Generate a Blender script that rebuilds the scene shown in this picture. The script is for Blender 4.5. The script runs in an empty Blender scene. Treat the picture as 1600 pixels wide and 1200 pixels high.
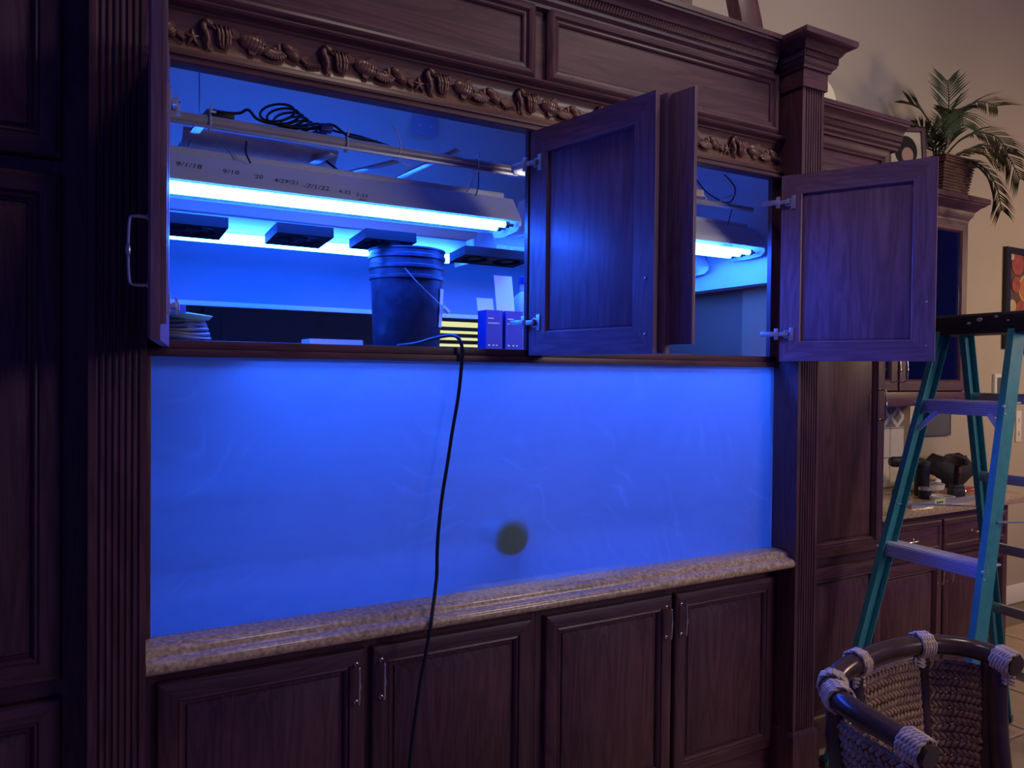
import bpy, bmesh, math, random
from mathutils import Vector, Matrix
random.seed(7)
S = bpy.context.scene
COL = S.collection
PI = math.pi

# ------------------------------------------------------------------ camera
cam = bpy.data.cameras.new('camera'); cam.sensor_width = 36.0; cam.lens = 1195/1600*36; cam.clip_start = .05; cam.clip_end = 60
camo = bpy.data.objects.new('camera', cam); COL.objects.link(camo); S.camera = camo
camo.matrix_world = Matrix((
    (0.869636, -0.002066, -0.493689, 0.0),
    (-0.493582, 0.017627, -0.869521, -2.35),
    (0.010498, 0.999842, 0.014309, 1.73),
    (0, 0, 0, 1)))

# ------------------------------------------------------------------ world, room lights, added fill, exposure
W = bpy.data.worlds.new('world'); S.world = W; W.use_nodes = True
W.node_tree.nodes['Background'].inputs[0].default_value = (0.07, 0.08, 0.72, 1)
W.node_tree.nodes['Background'].inputs[1].default_value = 0.26

def area(name, loc, target, size, power, col, sy=None):
    l = bpy.data.lights.new(name, 'AREA'); l.energy = power; l.color = col; l.size = size
    if sy: l.shape = 'RECTANGLE'; l.size_y = sy
    o = bpy.data.objects.new(name, l); COL.objects.link(o); o.location = loc
    o.rotation_euler = (Vector(target)-Vector(loc)).to_track_quat('-Z', 'Y').to_euler()
    return o
area('ceiling_light', (3.5, -1.8, 4.7), (3.2, -0.3, 1.6), .6, 24, (1.0, .84, .72))
area('ceiling_light', (1.3, -1.05, 4.6), (1.3, 0.0, 2.6), .5, 11, (1.0, .84, .74))
area('front_fill', (4.8, -5.3, 3.1), (2.5, 0.1, 2.1), 1.8, 12, (1.0, .92, .95), 1.2).data.spread = math.radians(70)  # soft fill added behind the camera to brighten the front; not a window
area('kitchen_light', (7.0, -1.6, 2.5), (6.0, 0.85, 1.6), .5, 40, (1.0, .68, .37))

S.view_settings.view_transform = 'Standard'; S.view_settings.look = 'None'
S.view_settings.gamma = 1.0; S.view_settings.use_curve_mapping = False
S.view_settings.exposure = 0.0
S.cycles.use_denoising = True
S.cycles.max_bounces = 10; S.cycles.diffuse_bounces = 5; S.cycles.transparent_max_bounces = 12
S.cycles.sample_clamp_indirect = 6.0
S.cycles.caustics_reflective = False; S.cycles.caustics_refractive = False

# ------------------------------------------------------------------ materials
MATS = {}
def nt(name):
    m = bpy.data.materials.new(name); m.use_nodes = True
    t = m.node_tree; b = t.nodes['Principled BSDF']; MATS[name] = m
    return m, t, b
def plain(name, col, rough=.5, metal=0.0, spec=.5, bump=0, bscale=60, var=0.0, vscale=8):
    m, t, b = nt(name)
    b.inputs['Base Color'].default_value = (*col, 1); b.inputs['Roughness'].default_value = rough
    b.inputs['Metallic'].default_value = metal; b.inputs['Specular IOR Level'].default_value = spec
    tc = t.nodes.new('ShaderNodeTexCoord')
    if var:
        n = t.nodes.new('ShaderNodeTexNoise'); n.inputs['Scale'].default_value = vscale; n.inputs['Detail'].default_value = 6
        t.links.new(tc.outputs['Object'], n.inputs['Vector'])
        r = t.nodes.new('ShaderNodeValToRGB')
        r.color_ramp.elements[0].position = .3; r.color_ramp.elements[1].position = .7
        r.color_ramp.elements[0].color = (*[c*(1-var) for c in col], 1)
        r.color_ramp.elements[1].color = (*[min(1, c*(1+var)) for c in col], 1)
        t.links.new(n.outputs['Fac'], r.inputs[0]); t.links.new(r.outputs[0], b.inputs['Base Color'])
    if bump:
        n = t.nodes.new('ShaderNodeTexNoise'); n.inputs['Scale'].default_value = bscale; n.inputs['Detail'].default_value = 4
        t.links.new(tc.outputs['Object'], n.inputs['Vector'])
        bp = t.nodes.new('ShaderNodeBump'); bp.inputs['Strength'].default_value = bump; bp.inputs['Distance'].default_value = .01
        t.links.new(n.outputs['Fac'], bp.inputs['Height']); t.links.new(bp.outputs[0], b.inputs['Normal'])
    return m
def emis(name, col, st):
    m, t, b = nt(name)
    b.inputs['Base Color'].default_value = (0, 0, 0, 1)
    b.inputs['Emission Color'].default_value = (*col, 1); b.inputs['Emission Strength'].default_value = st
    return m
def wood(name, axis, dark, light, rough=.42, coat=.12):
    m, t, b = nt(name)
    tc = t.nodes.new('ShaderNodeTexCoord'); mp = t.nodes.new('ShaderNodeMapping')
    sc = [9, 9, 9]; sc['xyz'.index(axis)] = .9
    mp.inputs['Scale'].default_value = sc
    t.links.new(tc.outputs['Object'], mp.inputs['Vector'])
    n1 = t.nodes.new('ShaderNodeTexNoise'); n1.inputs['Scale'].default_value = 1.3; n1.inputs['Detail'].default_value = 5; n1.inputs['Distortion'].default_value = 1.6
    mp2 = t.nodes.new('ShaderNodeMapping'); s2 = [150, 150, 150]; s2['xyz'.index(axis)] = 5; mp2.inputs['Scale'].default_value = s2
    t.links.new(tc.outputs['Object'], mp2.inputs['Vector'])
    n2 = t.nodes.new('ShaderNodeTexNoise'); n2.inputs['Scale'].default_value = 1.0; n2.inputs['Detail'].default_value = 3
    t.links.new(mp.outputs[0], n1.inputs['Vector']); t.links.new(mp2.outputs[0], n2.inputs['Vector'])
    # cathedral figure: rings of the slow noise
    ma = t.nodes.new('ShaderNodeMath'); ma.operation = 'MULTIPLY'; ma.inputs[1].default_value = 9.0
    t.links.new(n1.outputs['Fac'], ma.inputs[0])
    fr = t.nodes.new('ShaderNodeMath'); fr.operation = 'PINGPONG'; fr.inputs[1].default_value = 1.0
    t.links.new(ma.outputs[0], fr.inputs[0])
    mx = t.nodes.new('ShaderNodeMath'); mx.operation = 'MULTIPLY_ADD'; mx.inputs[1].default_value = .45
    t.links.new(fr.outputs[0], mx.inputs[0])
    m2 = t.nodes.new('ShaderNodeMath'); m2.operation = 'MULTIPLY'; m2.inputs[1].default_value = .55
    t.links.new(n2.outputs['Fac'], m2.inputs[0]); t.links.new(m2.outputs[0], mx.inputs[2])
    r = t.nodes.new('ShaderNodeValToRGB')
    r.color_ramp.elements[0].position = .15; r.color_ramp.elements[1].position = .8
    r.color_ramp.elements[0].color = (*dark, 1); r.color_ramp.elements[1].color = (*light, 1)
    t.links.new(mx.outputs[0], r.inputs[0]); t.links.new(r.outputs[0], b.inputs['Base Color'])
    b.inputs['Roughness'].default_value = rough; b.inputs['Coat Weight'].default_value = coat; b.inputs['Coat Roughness'].default_value = .25; b.inputs['Specular IOR Level'].default_value = .35
    bp = t.nodes.new('ShaderNodeBump'); bp.inputs['Strength'].default_value = .12; bp.inputs['Distance'].default_value = .002
    t.links.new(n2.outputs['Fac'], bp.inputs['Height']); t.links.new(bp.outputs[0], b.inputs['Normal'])
    return m
DK, LT = (.058, .020, .030), (.130, .049, .062)  # wood tones with the bluish lens veil mixed into the colour
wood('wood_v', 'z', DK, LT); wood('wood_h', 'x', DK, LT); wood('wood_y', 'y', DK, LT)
wood('wood_carved', 'x', (.11, .045, .038), (.24, .11, .075), .32, .3)
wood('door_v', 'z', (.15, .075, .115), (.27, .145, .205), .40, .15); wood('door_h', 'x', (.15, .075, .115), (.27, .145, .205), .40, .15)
plain('nickel', (.62, .60, .56), .28, 1.0)
plain('steel', (.72, .72, .74), .3, .85)
plain('wall_paint', (.50, .43, .335), .85, var=.05, vscale=1.2, bump=.08, bscale=120)
plain('fishroom_paint', (.17, .25, .30), .8, var=.04, vscale=3)
plain('hood_white', (.74, .73, .72), .6, var=.03)
plain('upper_wall_lit', (.74, .56, .46), .8)  # warm room light on the upper wall is put into this colour
plain('recess_paint', (.30, .105, .050), .8); plain('recess_post', (.50, .17, .068), .8)
plain('ceiling_paint', (.5, .46, .42), .9)
plain('granite', (.50, .34, .22), .20, var=.45, vscale=75)
plain('tile_floor', (.52, .38, .25), .4, var=.12, vscale=9)
plain('grout', (.26, .20, .15), .9)
plain('splash_tile', (.72, .68, .58), .45, var=.08, vscale=20)
plain('splash_dark', (.20, .20, .19), .5, var=.2, vscale=40)
plain('trim_white', (.80, .76, .66), .5)
plain('black_plastic', (.012, .012, .016), .45)
plain('fan_black', (.006, .006, .008), .6, spec=.12)
plain('black_rubber', (.010, .010, .014), .5)
plain('bucket_plastic', (.035, .04, .07), .38, var=.35, vscale=25)
plain('white_plastic', (.80, .80, .80), .4)
plain('white_enamel', (.78, .76, .76), .4, var=.02)
plain('paper', (.75, .73, .74), .7, var=.12, vscale=50)
plain('blue_card', (.015, .035, .33), .5)
plain('alu', (.60, .60, .63), .33, .75)
plain('alu_blue_lit', (.62, .60, .82), .4, .15)  # aluminium with the tubes' blue light mixed into its colour
plain('chrome_reflector', (.70, .68, .78), .28, .6, var=.25, vscale=60)
plain('pvc_tube', (.60, .52, .48), .25, .1, var=.18, vscale=6)
plain('plank_tan', (.86, .66, .52), .7, var=.12, vscale=30)
plain('fiberglass', (.045, .27, .29), .45, var=.12, vscale=25)  # some of the tubes' blue light is mixed into the green
plain('cap_black', (.012, .012, .02), .55, var=.3, vscale=30)
plain('paint_drip', (.45, .36, .42), .6)
plain('cane', (.085, .043, .030), .22, var=.3, vscale=12)
plain('seagrass', (.46, .26, .14), .7, var=.35, vscale=60)
plain('rope', (.72, .52, .36), .75, var=.25, vscale=90)
plain('leaf', (.050, .075, .030), .45, var=.3, vscale=12)
plain('leaf_dry', (.35, .30, .10), .5)
plain('wicker', (.17, .075, .055), .7, var=.35, vscale=90)
plain('cable_black', (.008, .008, .012), .4)
plain('wire_green', (.10, .42, .36), .5)
plain('towel', (.42, .80, .62), .8)
plain('hose', (.12, .13, .22), .45)
plain('grey_board', (.10, .10, .12), .6)
plain('drill_body', (.03, .03, .04), .45); plain('drill_grip', (.010, .010, .012), .7)
plain('bread', (.55, .36, .20), .6, var=.3, vscale=30); plain('ham', (.55, .20, .16), .5, var=.3, vscale=30)
plain('red_tool', (.42, .03, .04), .4); plain('label_yellow', (.62, .66, .28), .5)
plain('bag_cloth', (.016, .016, .024), .8, bump=.3, bscale=30)
plain('cream', (.80, .68, .45), .5)
plain('frame_black', (.018, .012, .012), .35)
plain('pic_dark', (.10, .05, .03), .6); plain('fruit_red', (.34, .075, .035), .45, var=.3, vscale=18); plain('fruit_gold', (.55, .32, .09), .5, var=.2, vscale=20)
plain('fruit_flesh', (.50, .17, .045), .5); plain('fruit_pale', (.52, .44, .22), .5, var=.2, vscale=40); plain('fruit_core', (.10, .05, .05), .5)
plain('photo_back', (.52, .42, .30), .6, var=.2, vscale=12); plain('hair', (.02, .012, .01), .95); plain('skin', (.42, .25, .17), .8)
plain('jar_glass', (.5, .52, .48), .12, .2); plain('red_glass', (.38, .06, .03), .25); plain('amber', (.45, .20, .08), .4)
plain('tank_white', (.31, .34, .36), .7); plain('pipe_green', (.36, .55, .42), .5)
plain('dark_room', (.62, .62, .66), .9); plain('ink', (.06, .05, .08), .8); plain('seat_fabric', (.25, .18, .13), .9)
# the blue aquarium tubes
BLUE = (.013, .098, 1.0)
emis('tube_glow', BLUE, 88.0)
emis('window_glow', (.72, .74, .36), 1.1)

def glass(name, alpha, tint=(1, 1, 1), rough=.03):
    m, t, b = nt(name); t.nodes.remove(b)
    out = t.nodes['Material Output']; tr = t.nodes.new('ShaderNodeBsdfTransparent'); gl = t.nodes.new('ShaderNodeBsdfGlossy')
    tr.inputs[0].default_value = (*tint, 1); gl.inputs['Roughness'].default_value = rough
    fr = t.nodes.new('ShaderNodeFresnel'); fr.inputs[0].default_value = 1.5
    mx = t.nodes.new('ShaderNodeMixShader'); ad = t.nodes.new('ShaderNodeMath'); ad.operation = 'ADD'; ad.inputs[1].default_value = alpha
    t.links.new(fr.outputs[0], ad.inputs[0]); t.links.new(ad.outputs[0], mx.inputs[0])
    t.links.new(tr.outputs[0], mx.inputs[1]); t.links.new(gl.outputs[0], mx.inputs[2]); t.links.new(mx.outputs[0], out.inputs[0])
    return m
glass('acrylic', .0); glass('cabinet_glass', .06, (.55, .6, .7)); glass('clear_jar', .08, (.85, .9, .88))

def haze_mat():
    """inside of the acrylic: a wiped, swirled mineral film that scatters the light through it"""
    m, t, b = nt('hazed_acrylic'); t.nodes.remove(b)
    out = t.nodes['Material Output']; tc = t.nodes.new('ShaderNodeTexCoord')
    # swirls: domain-warped stretched noise
    n0 = t.nodes.new('ShaderNodeTexNoise'); n0.inputs['Scale'].default_value = 1.7; n0.inputs['Detail'].default_value = 2
    t.links.new(tc.outputs['Object'], n0.inputs['Vector'])
    mixv = t.nodes.new('ShaderNodeVectorMath'); mixv.operation = 'MULTIPLY_ADD'; mixv.inputs[1].default_value = (.8, .8, .8)
    t.links.new(n0.outputs['Color'], mixv.inputs[0]); t.links.new(tc.outputs['Object'], mixv.inputs[2])
    mp = t.nodes.new('ShaderNodeMapping'); mp.inputs['Scale'].default_value = (1.0, 1, 1.5)
    t.links.new(mixv.outputs[0], mp.inputs['Vector'])
    n1 = t.nodes.new('ShaderNodeTexNoise'); n1.inputs['Scale'].default_value = 2.2; n1.inputs['Detail'].default_value = 7; n1.inputs['Roughness'].default_value = .62
    t.links.new(mp.outputs[0], n1.inputs['Vector'])
    rr = t.nodes.new('ShaderNodeMapRange'); rr.inputs['From Min'].default_value = .35; rr.inputs['From Max'].default_value = .75
    rr.inputs['To Min'].default_value = .74; rr.inputs['To Max'].default_value = .86
    t.links.new(n1.outputs['Fac'], rr.inputs['Value'])
    # fine wiping arcs
    wv = t.nodes.new('ShaderNodeTexWave'); wv.wave_type = 'RINGS'; wv.rings_direction = 'Y'; wv.inputs['Scale'].default_value = 3.0
    wv.inputs['Distortion'].default_value = 9.0; wv.inputs['Detail'].default_value = 3; wv.inputs['Detail Scale'].default_value = .9
    t.links.new(mixv.outputs[0], wv.inputs['Vector'])
    pw = t.nodes.new('ShaderNodeMath'); pw.operation = 'POWER'; pw.inputs[1].default_value = 9.0; t.links.new(wv.outputs['Fac'], pw.inputs[0])
    n3 = t.nodes.new('ShaderNodeTexNoise'); n3.inputs['Scale'].default_value = 4.0; t.links.new(tc.outputs['Object'], n3.inputs['Vector'])
    mk = t.nodes.new('ShaderNodeMapRange'); mk.inputs['From Min'].default_value = .52; mk.inputs['From Max'].default_value = .72; mk.inputs['To Max'].default_value = .14
    t.links.new(n3.outputs['Fac'], mk.inputs['Value'])
    m3 = t.nodes.new('ShaderNodeMath'); m3.operation = 'MULTIPLY_ADD'; t.links.new(pw.outputs[0], m3.inputs[0]); t.links.new(mk.outputs[0], m3.inputs[1]); t.links.new(rr.outputs[0], m3.inputs[2])
    tr = t.nodes.new('ShaderNodeBsdfTransparent'); tl = t.nodes.new('ShaderNodeBsdfTranslucent'); df = t.nodes.new('ShaderNodeBsdfDiffuse')
    tl.inputs[0].default_value = (.78, .78, .74, 1); df.inputs[0].default_value = (.62, .60, .66, 1)
    a = t.nodes.new('ShaderNodeMixShader'); a.inputs[0].default_value = .27
    t.links.new(tl.outputs[0], a.inputs[1]); t.links.new(df.outputs[0], a.inputs[2])
    c = t.nodes.new('ShaderNodeMixShader'); t.links.new(m3.outputs[0], c.inputs[0]); t.links.new(tr.outputs[0], c.inputs[1]); t.links.new(a.outputs[0], c.inputs[2])
    t.links.new(c.outputs[0], out.inputs[0])
haze_mat()

# ------------------------------------------------------------------ mesh builder
class MB:
    def __init__(s): s.v = []; s.f = []
    def add(s, vs, fs):
        n = len(s.v); s.v += [tuple(p) for p in vs]; s.f += [tuple(i+n for i in f) for f in fs]; return s
    def box(s, x0, x1, y0, y1, z0, z1):
        return s.add([(x0,y0,z0),(x1,y0,z0),(x1,y1,z0),(x0,y1,z0),(x0,y0,z1),(x1,y0,z1),(x1,y1,z1),(x0,y1,z1)],
            [(0,3,2,1),(4,5,6,7),(0,1,5,4),(1,2,6,5),(2,3,7,6),(3,0,4,7)])
    def obox(s, c, ax, ay, az, hx, hy, hz):
        c = Vector(c); ax, ay, az = Vector(ax).normalized()*hx, Vector(ay).normalized()*hy, Vector(az).normalized()*hz
        vs = [c+i*ax+j*ay+k*az for k in (-1, 1) for i, j in ((-1,-1),(1,-1),(1,1),(-1,1))]
        return s.add(vs, [(0,3,2,1),(4,5,6,7),(0,1,5,4),(1,2,6,5),(2,3,7,6),(3,0,4,7)])
    def bar(s, a, b, w, h, up=(0,0,1)):
        a, b = Vector(a), Vector(b); d = (b-a); u = Vector(up); sd = d.cross(u)
        if sd.length < 1e-6: sd = d.cross(Vector((1,0,0)))
        u = sd.cross(d)
        return s.obox((a+b)/2, d, sd, u, d.length/2, w/2, h/2)
    def prism(s, prof, axis, a0, a1):
        n = len(prof)
        def P(p, a):
            return {'x': (a, p[0], p[1]), 'y': (p[0], a, p[1]), 'z': (p[0], p[1], a)}[axis]
        vs = [P(p, a0) for p in prof]+[P(p, a1) for p in prof]
        fs = [(i, (i+1) % n, (i+1) % n+n, i+n) for i in range(n)]+[tuple(range(n-1, -1, -1)), tuple(range(n, 2*n))]
        return s.add(vs, fs)
    def loops(s, L, closed_ring=False, cap0=False, cap1=True, sides=None):
        n = len(L[0]); k = len(L); vs = [p for l in L for p in l]; fs = []
        R = range(k if closed_ring else k-1)
        for j in R:
            j2 = (j+1) % k
            for i in (range(n) if sides is None else sides):
                i2 = (i+1) % n; fs.append((j*n+i, j*n+i2, j2*n+i2, j2*n+i))
        if cap0: fs.append(tuple(range(n-1, -1, -1)))
        if cap1 and not closed_ring: fs.append(tuple((k-1)*n+i for i in range(n)))
        return s.add(vs, fs)
    def rect(s, x0, x1, z0, z1, prof, **k):      # loops in XZ, prof = (inset, y)
        return s.loops([[(x0+i,y,z0+i),(x1-i,y,z0+i),(x1-i,y,z1-i),(x0+i,y,z1-i)] for i, y in prof], **k)
    def ring(s, x0, x1, y0, y1, prof, **k):      # loops in XY, prof = (outset, z)
        return s.loops([[(x0-o,y0-o,z),(x1+o,y0-o,z),(x1+o,y1+o,z),(x0-o,y1+o,z)] for o, z in prof], **k)
    def tube(s, pts, r, seg=8, closed=False, cap=True):
        pts = [Vector(p) for p in pts]; n = len(pts); rs = r if isinstance(r, (list, tuple)) else [r]*n
        T = []
        for i in range(n):
            a = pts[i-1] if (i > 0 or closed) else pts[i]; b = pts[(i+1) % n] if (i < n-1 or closed) else pts[i]
            d = b-a; T.append(d.normalized() if d.length > 1e-9 else Vector((0,0,1)))
        u = T[0].orthogonal().normalized(); L = []
        for i in range(n):
            u = (u-T[i]*u.dot(T[i]));  u = u.normalized() if u.length > 1e-6 else T[i].orthogonal().normalized()
            w = T[i].cross(u)
            L.append([pts[i]+(u*math.cos(2*PI*k/seg)+w*math.sin(2*PI*k/seg))*rs[i] for k in range(seg)])
        return s.loops(L, closed_ring=closed, cap0=cap and not closed, cap1=cap)
    def lathe(s, prof, c, seg=24, axis=(0,0,1), closed=False):
        c = Vector(c); a = Vector(axis).normalized(); u = a.orthogonal().normalized(); w = a.cross(u)
        L = [[c+a*z+(u*math.cos(2*PI*k/seg)+w*math.sin(2*PI*k/seg))*max(r, 1e-5) for k in range(seg)] for r, z in prof]
        return s.loops(L, closed_ring=closed, cap0=not closed, cap1=not closed)
    def ell(s, c, rx, ry, rz, seg=12, rings=8, M=None):
        c = Vector(c); L = []
        for j in range(1, rings):
            th = PI*j/rings; row = []
            for k in range(seg):
                p = Vector((rx*math.sin(th)*math.cos(2*PI*k/seg), ry*math.sin(th)*math.sin(2*PI*k/seg), rz*math.cos(th)))
                row.append(c+(M @ p if M else p))
            L.append(row)
        return s.loops(L, cap0=True, cap1=True)
    def mesh(s, name, mat, smooth=40, bevel=0, off=(0,0,0)):
        me = bpy.data.meshes.new(name)
        o = Vector(off); me.from_pydata([Vector(p)-o for p in s.v], [], s.f)
        bm = bmesh.new(); bm.from_mesh(me)
        lo = [v for v in bm.verts if not v.link_faces]
        if lo: bmesh.ops.delete(bm, geom=lo, context='VERTS')
        bmesh.ops.recalc_face_normals(bm, faces=bm.faces)
        if bevel: bmesh.ops.bevel(bm, geom=bm.edges[:], offset=bevel, segments=2, affect='EDGES', profile=.6, clamp_overlap=True)
        bm.to_mesh(me); bm.free()
        if smooth:
            for p in me.polygons: p.use_smooth = True
            me.set_sharp_from_angle(angle=math.radians(smooth))
        me.materials.append(MATS[mat] if isinstance(mat, str) else mat)
        return me
    def build(s, name, mat, parent=None, local=False, **k):
        off = (0,0,0)
        if parent is not None and not local:
            p = parent; off = Vector((0,0,0))
            while p is not None: off += p.location; p = p.parent
        return obj(name, s.mesh(name, mat, off=off, **k), parent)
def obj(name, me, parent=None, loc=None):
    o = bpy.data.objects.new(name, me); COL.objects.link(o)
    if parent is not None: o.parent = parent
    if loc is not None: o.location = loc
    return o
def tag(o, label=None, cat=None, group=None, kind=None):
    if label: o['label'] = label
    if cat: o['category'] = cat
    if group: o['group'] = group
    if kind: o['kind'] = kind
    return o
def thing(name, label, cat, loc=(0,0,0), group=None, rz=0):
    o = obj(name, None, None, loc); o.empty_display_size = .05; o.rotation_euler = (0,0,rz)
    return tag(o, label, cat, group)
def empty(name, parent, loc=(0,0,0), rz=0):
    o = obj(name, None, parent, loc); o.empty_display_size = .03; o.rotation_euler = (0,0,rz); return o
def struct(name, mb, mat, **k): return tag(mb.build(name, mat, **k), kind='structure')
def B(*a): return MB().box(*a)
def spline(pts, n=8):
    P = [Vector(p) for p in pts]; out = []
    for i in range(len(P)-1):
        p0 = P[max(i-1,0)]; p1 = P[i]; p2 = P[i+1]; p3 = P[min(i+2,len(P)-1)]
        for k in range(n):
            t = k/n; out.append(.5*((2*p1)+(p2-p0)*t+(2*p0-5*p1+4*p2-p3)*t*t+(3*p1-p0-3*p2+p3)*t**3))
    out.append(P[-1]); return out

# ------------------------------------------------------------------ setting
fl = struct('floor', B(-3.5, 9.0, -6.0, 4.2, -.10, -.008), 'grout', smooth=0)
tile_me = None
for i in range(11):
    for j in range(8):
        x, y = 2.45+i*.46, -2.9+j*.46
        if tile_me is None: tile_me = MB().ring(-.224, .224, -.224, .224, [(-.0,-.008),(0,-.002),(-.004,0)], cap0=True).mesh('floor_tile', 'tile_floor', smooth=0)
        obj('floor_tile', tile_me, fl, (x, y, 0))
rest = tag(MB().add([(-3.5,-6,0),(2.226,-6,0),(2.226,.8,0),(-3.5,.8,0)], [(0,1,2,3)]).build('tile_field', 'tile_floor', fl, smooth=0), kind='stuff')
WB = 'wall_paint'
struct('wall_back_right', B(2.93, 9.0, .85, .97, 0, 5.5), WB, smooth=0)
struct('wall_back_header', B(-3.5, 2.93, 1.27, 1.35, 2.40, 5.5), 'upper_wall_lit', smooth=0)
struct('trim_3', B(-.0, 2.80, 1.25, 1.29, 2.024, 2.42), 'fishroom_paint', smooth=0)
struct('wall_back_left', B(-3.5, -.02, .85, .97, 0, 5.5), WB, smooth=0)
struct('trim_1', B(.0, 2.93, 1.232, 1.25, 2.010, 2.032), 'hood_white', bevel=.003)
struct('ceiling', B(-3.5, 9.0, -6.0, .97, 5.5, 5.6), 'ceiling_paint', smooth=0)
bb = MB().prism([(.85,0),(.828,0),(.828,.10),(.836,.115),(.84,.13),(.85,.135)], 'x', 5.03, 9.0)
struct('baseboard_right', bb, 'trim_white')
# fish room behind the tank
struct('wall_fishroom_back', B(-1.5, 4.6, 2.75, 2.85, 0, 3.4), 'dark_room', smooth=0)
struct('wall_fishroom_left', B(-1.6, -1.5, .97, 2.85, 0, 3.4), 'dark_room', smooth=0)
struct('wall_fishroom_right', B(4.5, 4.6, .97, 2.85, 0, 3.4), 'dark_room', smooth=0)
struct('ceiling_fishroom', B(-1.6, 4.6, .97, 2.85, 3.4, 3.45), 'dark_room', smooth=0)
# far door leaves in the fish room
for k, (x0, x1) in enumerate(((-.15, .66), (.68, 1.50))):
    d = struct('door_%d' % (k+1), B(x0, x1, 2.71, 2.75, .02, 2.3), 'dark_room', bevel=.004)
    MB().rect(x0+.1, x1-.1, .2, 2.1, [(0,2.712),(.0,2.70),(.03,2.706)], cap1=True).build('door_panel', 'dark_room', d)
w1 = struct('window_1', MB().rect(2.20, 3.05, 1.0, 2.10, [(-.06,2.75),(-.06,2.71),(0,2.71),(0,2.75)], closed_ring=True), 'trim_white')
B(2.20, 3.05, 2.742, 2.748, 1.0, 2.10).build('pane', 'window_glow', w1, smooth=0)
sl = B(2.205, 3.045, 2.722, 2.728, -.014, .014).mesh('blind_slat', 'trim_white', smooth=0)
for k in range(22):
    o = obj('blind_slat', sl, w1, (0, 0, 1.04+k*.048)); 

# ------------------------------------------------------------------ joinery helpers
PULL = {}
def pull(L=.11, out=.032):
    """bow pull, local: posts on y=0, grip at y=-out, along z"""
    key = (L, out)
    if key not in PULL:
        m = MB(); h = L/2
        pts = spline([(0,0,-h),(0,-out*.8,-h),(0,-out,-h+.012),(0,-out-.002,0),(0,-out,h-.012),(0,-out*.8,h),(0,0,h)], 5)
        m.tube(pts, .0038, 8)
        m.lathe([(.0040,-.014),(.0058,-.006),(.0062,0),(.0058,.006),(.0040,.014)], (0,-out-.002,0), 10)
        for z in (-h, h): m.lathe([(.007,0),(.007,.003),(.004,.005)], (0,0,z), 10, (0,-1,0))
        PULL[key] = m.mesh('handle', 'nickel')
    return PULL[key]
def frame_pieces(parent, x0, x1, z0, z1, prof, vm, hm, local=True):
    """four mitred members around an opening; prof = closed ring of (inset, y)"""
    for s, nm, mt in ((0, 'rail', hm), (1, 'stile', vm), (2, 'rail', hm), (3, 'stile', vm)):
        MB().rect(x0, x1, z0, z1, prof, closed_ring=True, sides=[s]).build(nm, mt, parent, local=local, smooth=30)
FRONT = [(0,0),(0,-.016),(.004,-.022),(.010,-.024),(.050,-.024),(.054,-.017),(.060,-.0195),(.066,-.014),(.070,-.005),(.070,-.003),(.070,0)]
RAISED = [(.064,-.001),(.064,-.004),(.076,-.004),(.081,-.010),(.108,-.0195),(.111,-.021)]
def raised_door(parent, x0, x1, z0, z1, y=0, handle=None, hz=None, vm='wood_v', hm='wood_h', hl=.11):
    d = empty('door', parent)
    g = MB; off = y
    frame_pieces(d, x0, x1, z0, z1, [(i, q+off) for i, q in FRONT], vm, hm, local=False)
    MB().rect(x0, x1, z0, z1, [(i, q+off) for i, q in RAISED], cap0=True).build('panel', vm, d, smooth=30)
    if handle is not None:
        o = obj('handle', pull(hl), d); wl = Vector((0,0,0)); p = d
        while p is not None: wl += p.location; p = p.parent
        o.location = Vector((handle, off-.021, hz))-wl; o['label'] = 'brushed nickel bow pull'
    return d
def crown(parent, x0, x1, z0, name='crown_molding', sc=1.0, ext=True):
    P = [(.02,0),(-.008,0),(-.020,.004),(-.022,.014),(-.034,.024),(-.036,.034),(-.040,.036),(-.040,.068),(-.046,.070),(-.050,.078),
         (-.058,.092),(-.070,.100),(-.078,.103),(-.080,.110),(-.086,.112),(-.086,.130),(.02,.130)]
    c = MB().prism([(a*sc, z0+b*sc) for a, b in P], 'x', x0, x1).build(name, 'wood_h', parent, smooth=35)
    m = MB(); n = int((x1-x0)/.0135)
    for i in range(n):
        x = x0+(i+.5)*(x1-x0)/n
        m.tube([(x-.005, -.0415*sc, z0+.039*sc), (x+.005, -.0415*sc, z0+.065*sc)], .0055*sc, 5)
    tag(m.build('rope_molding', 'wood_h', c, smooth=60), kind='stuff')
    return c

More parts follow.
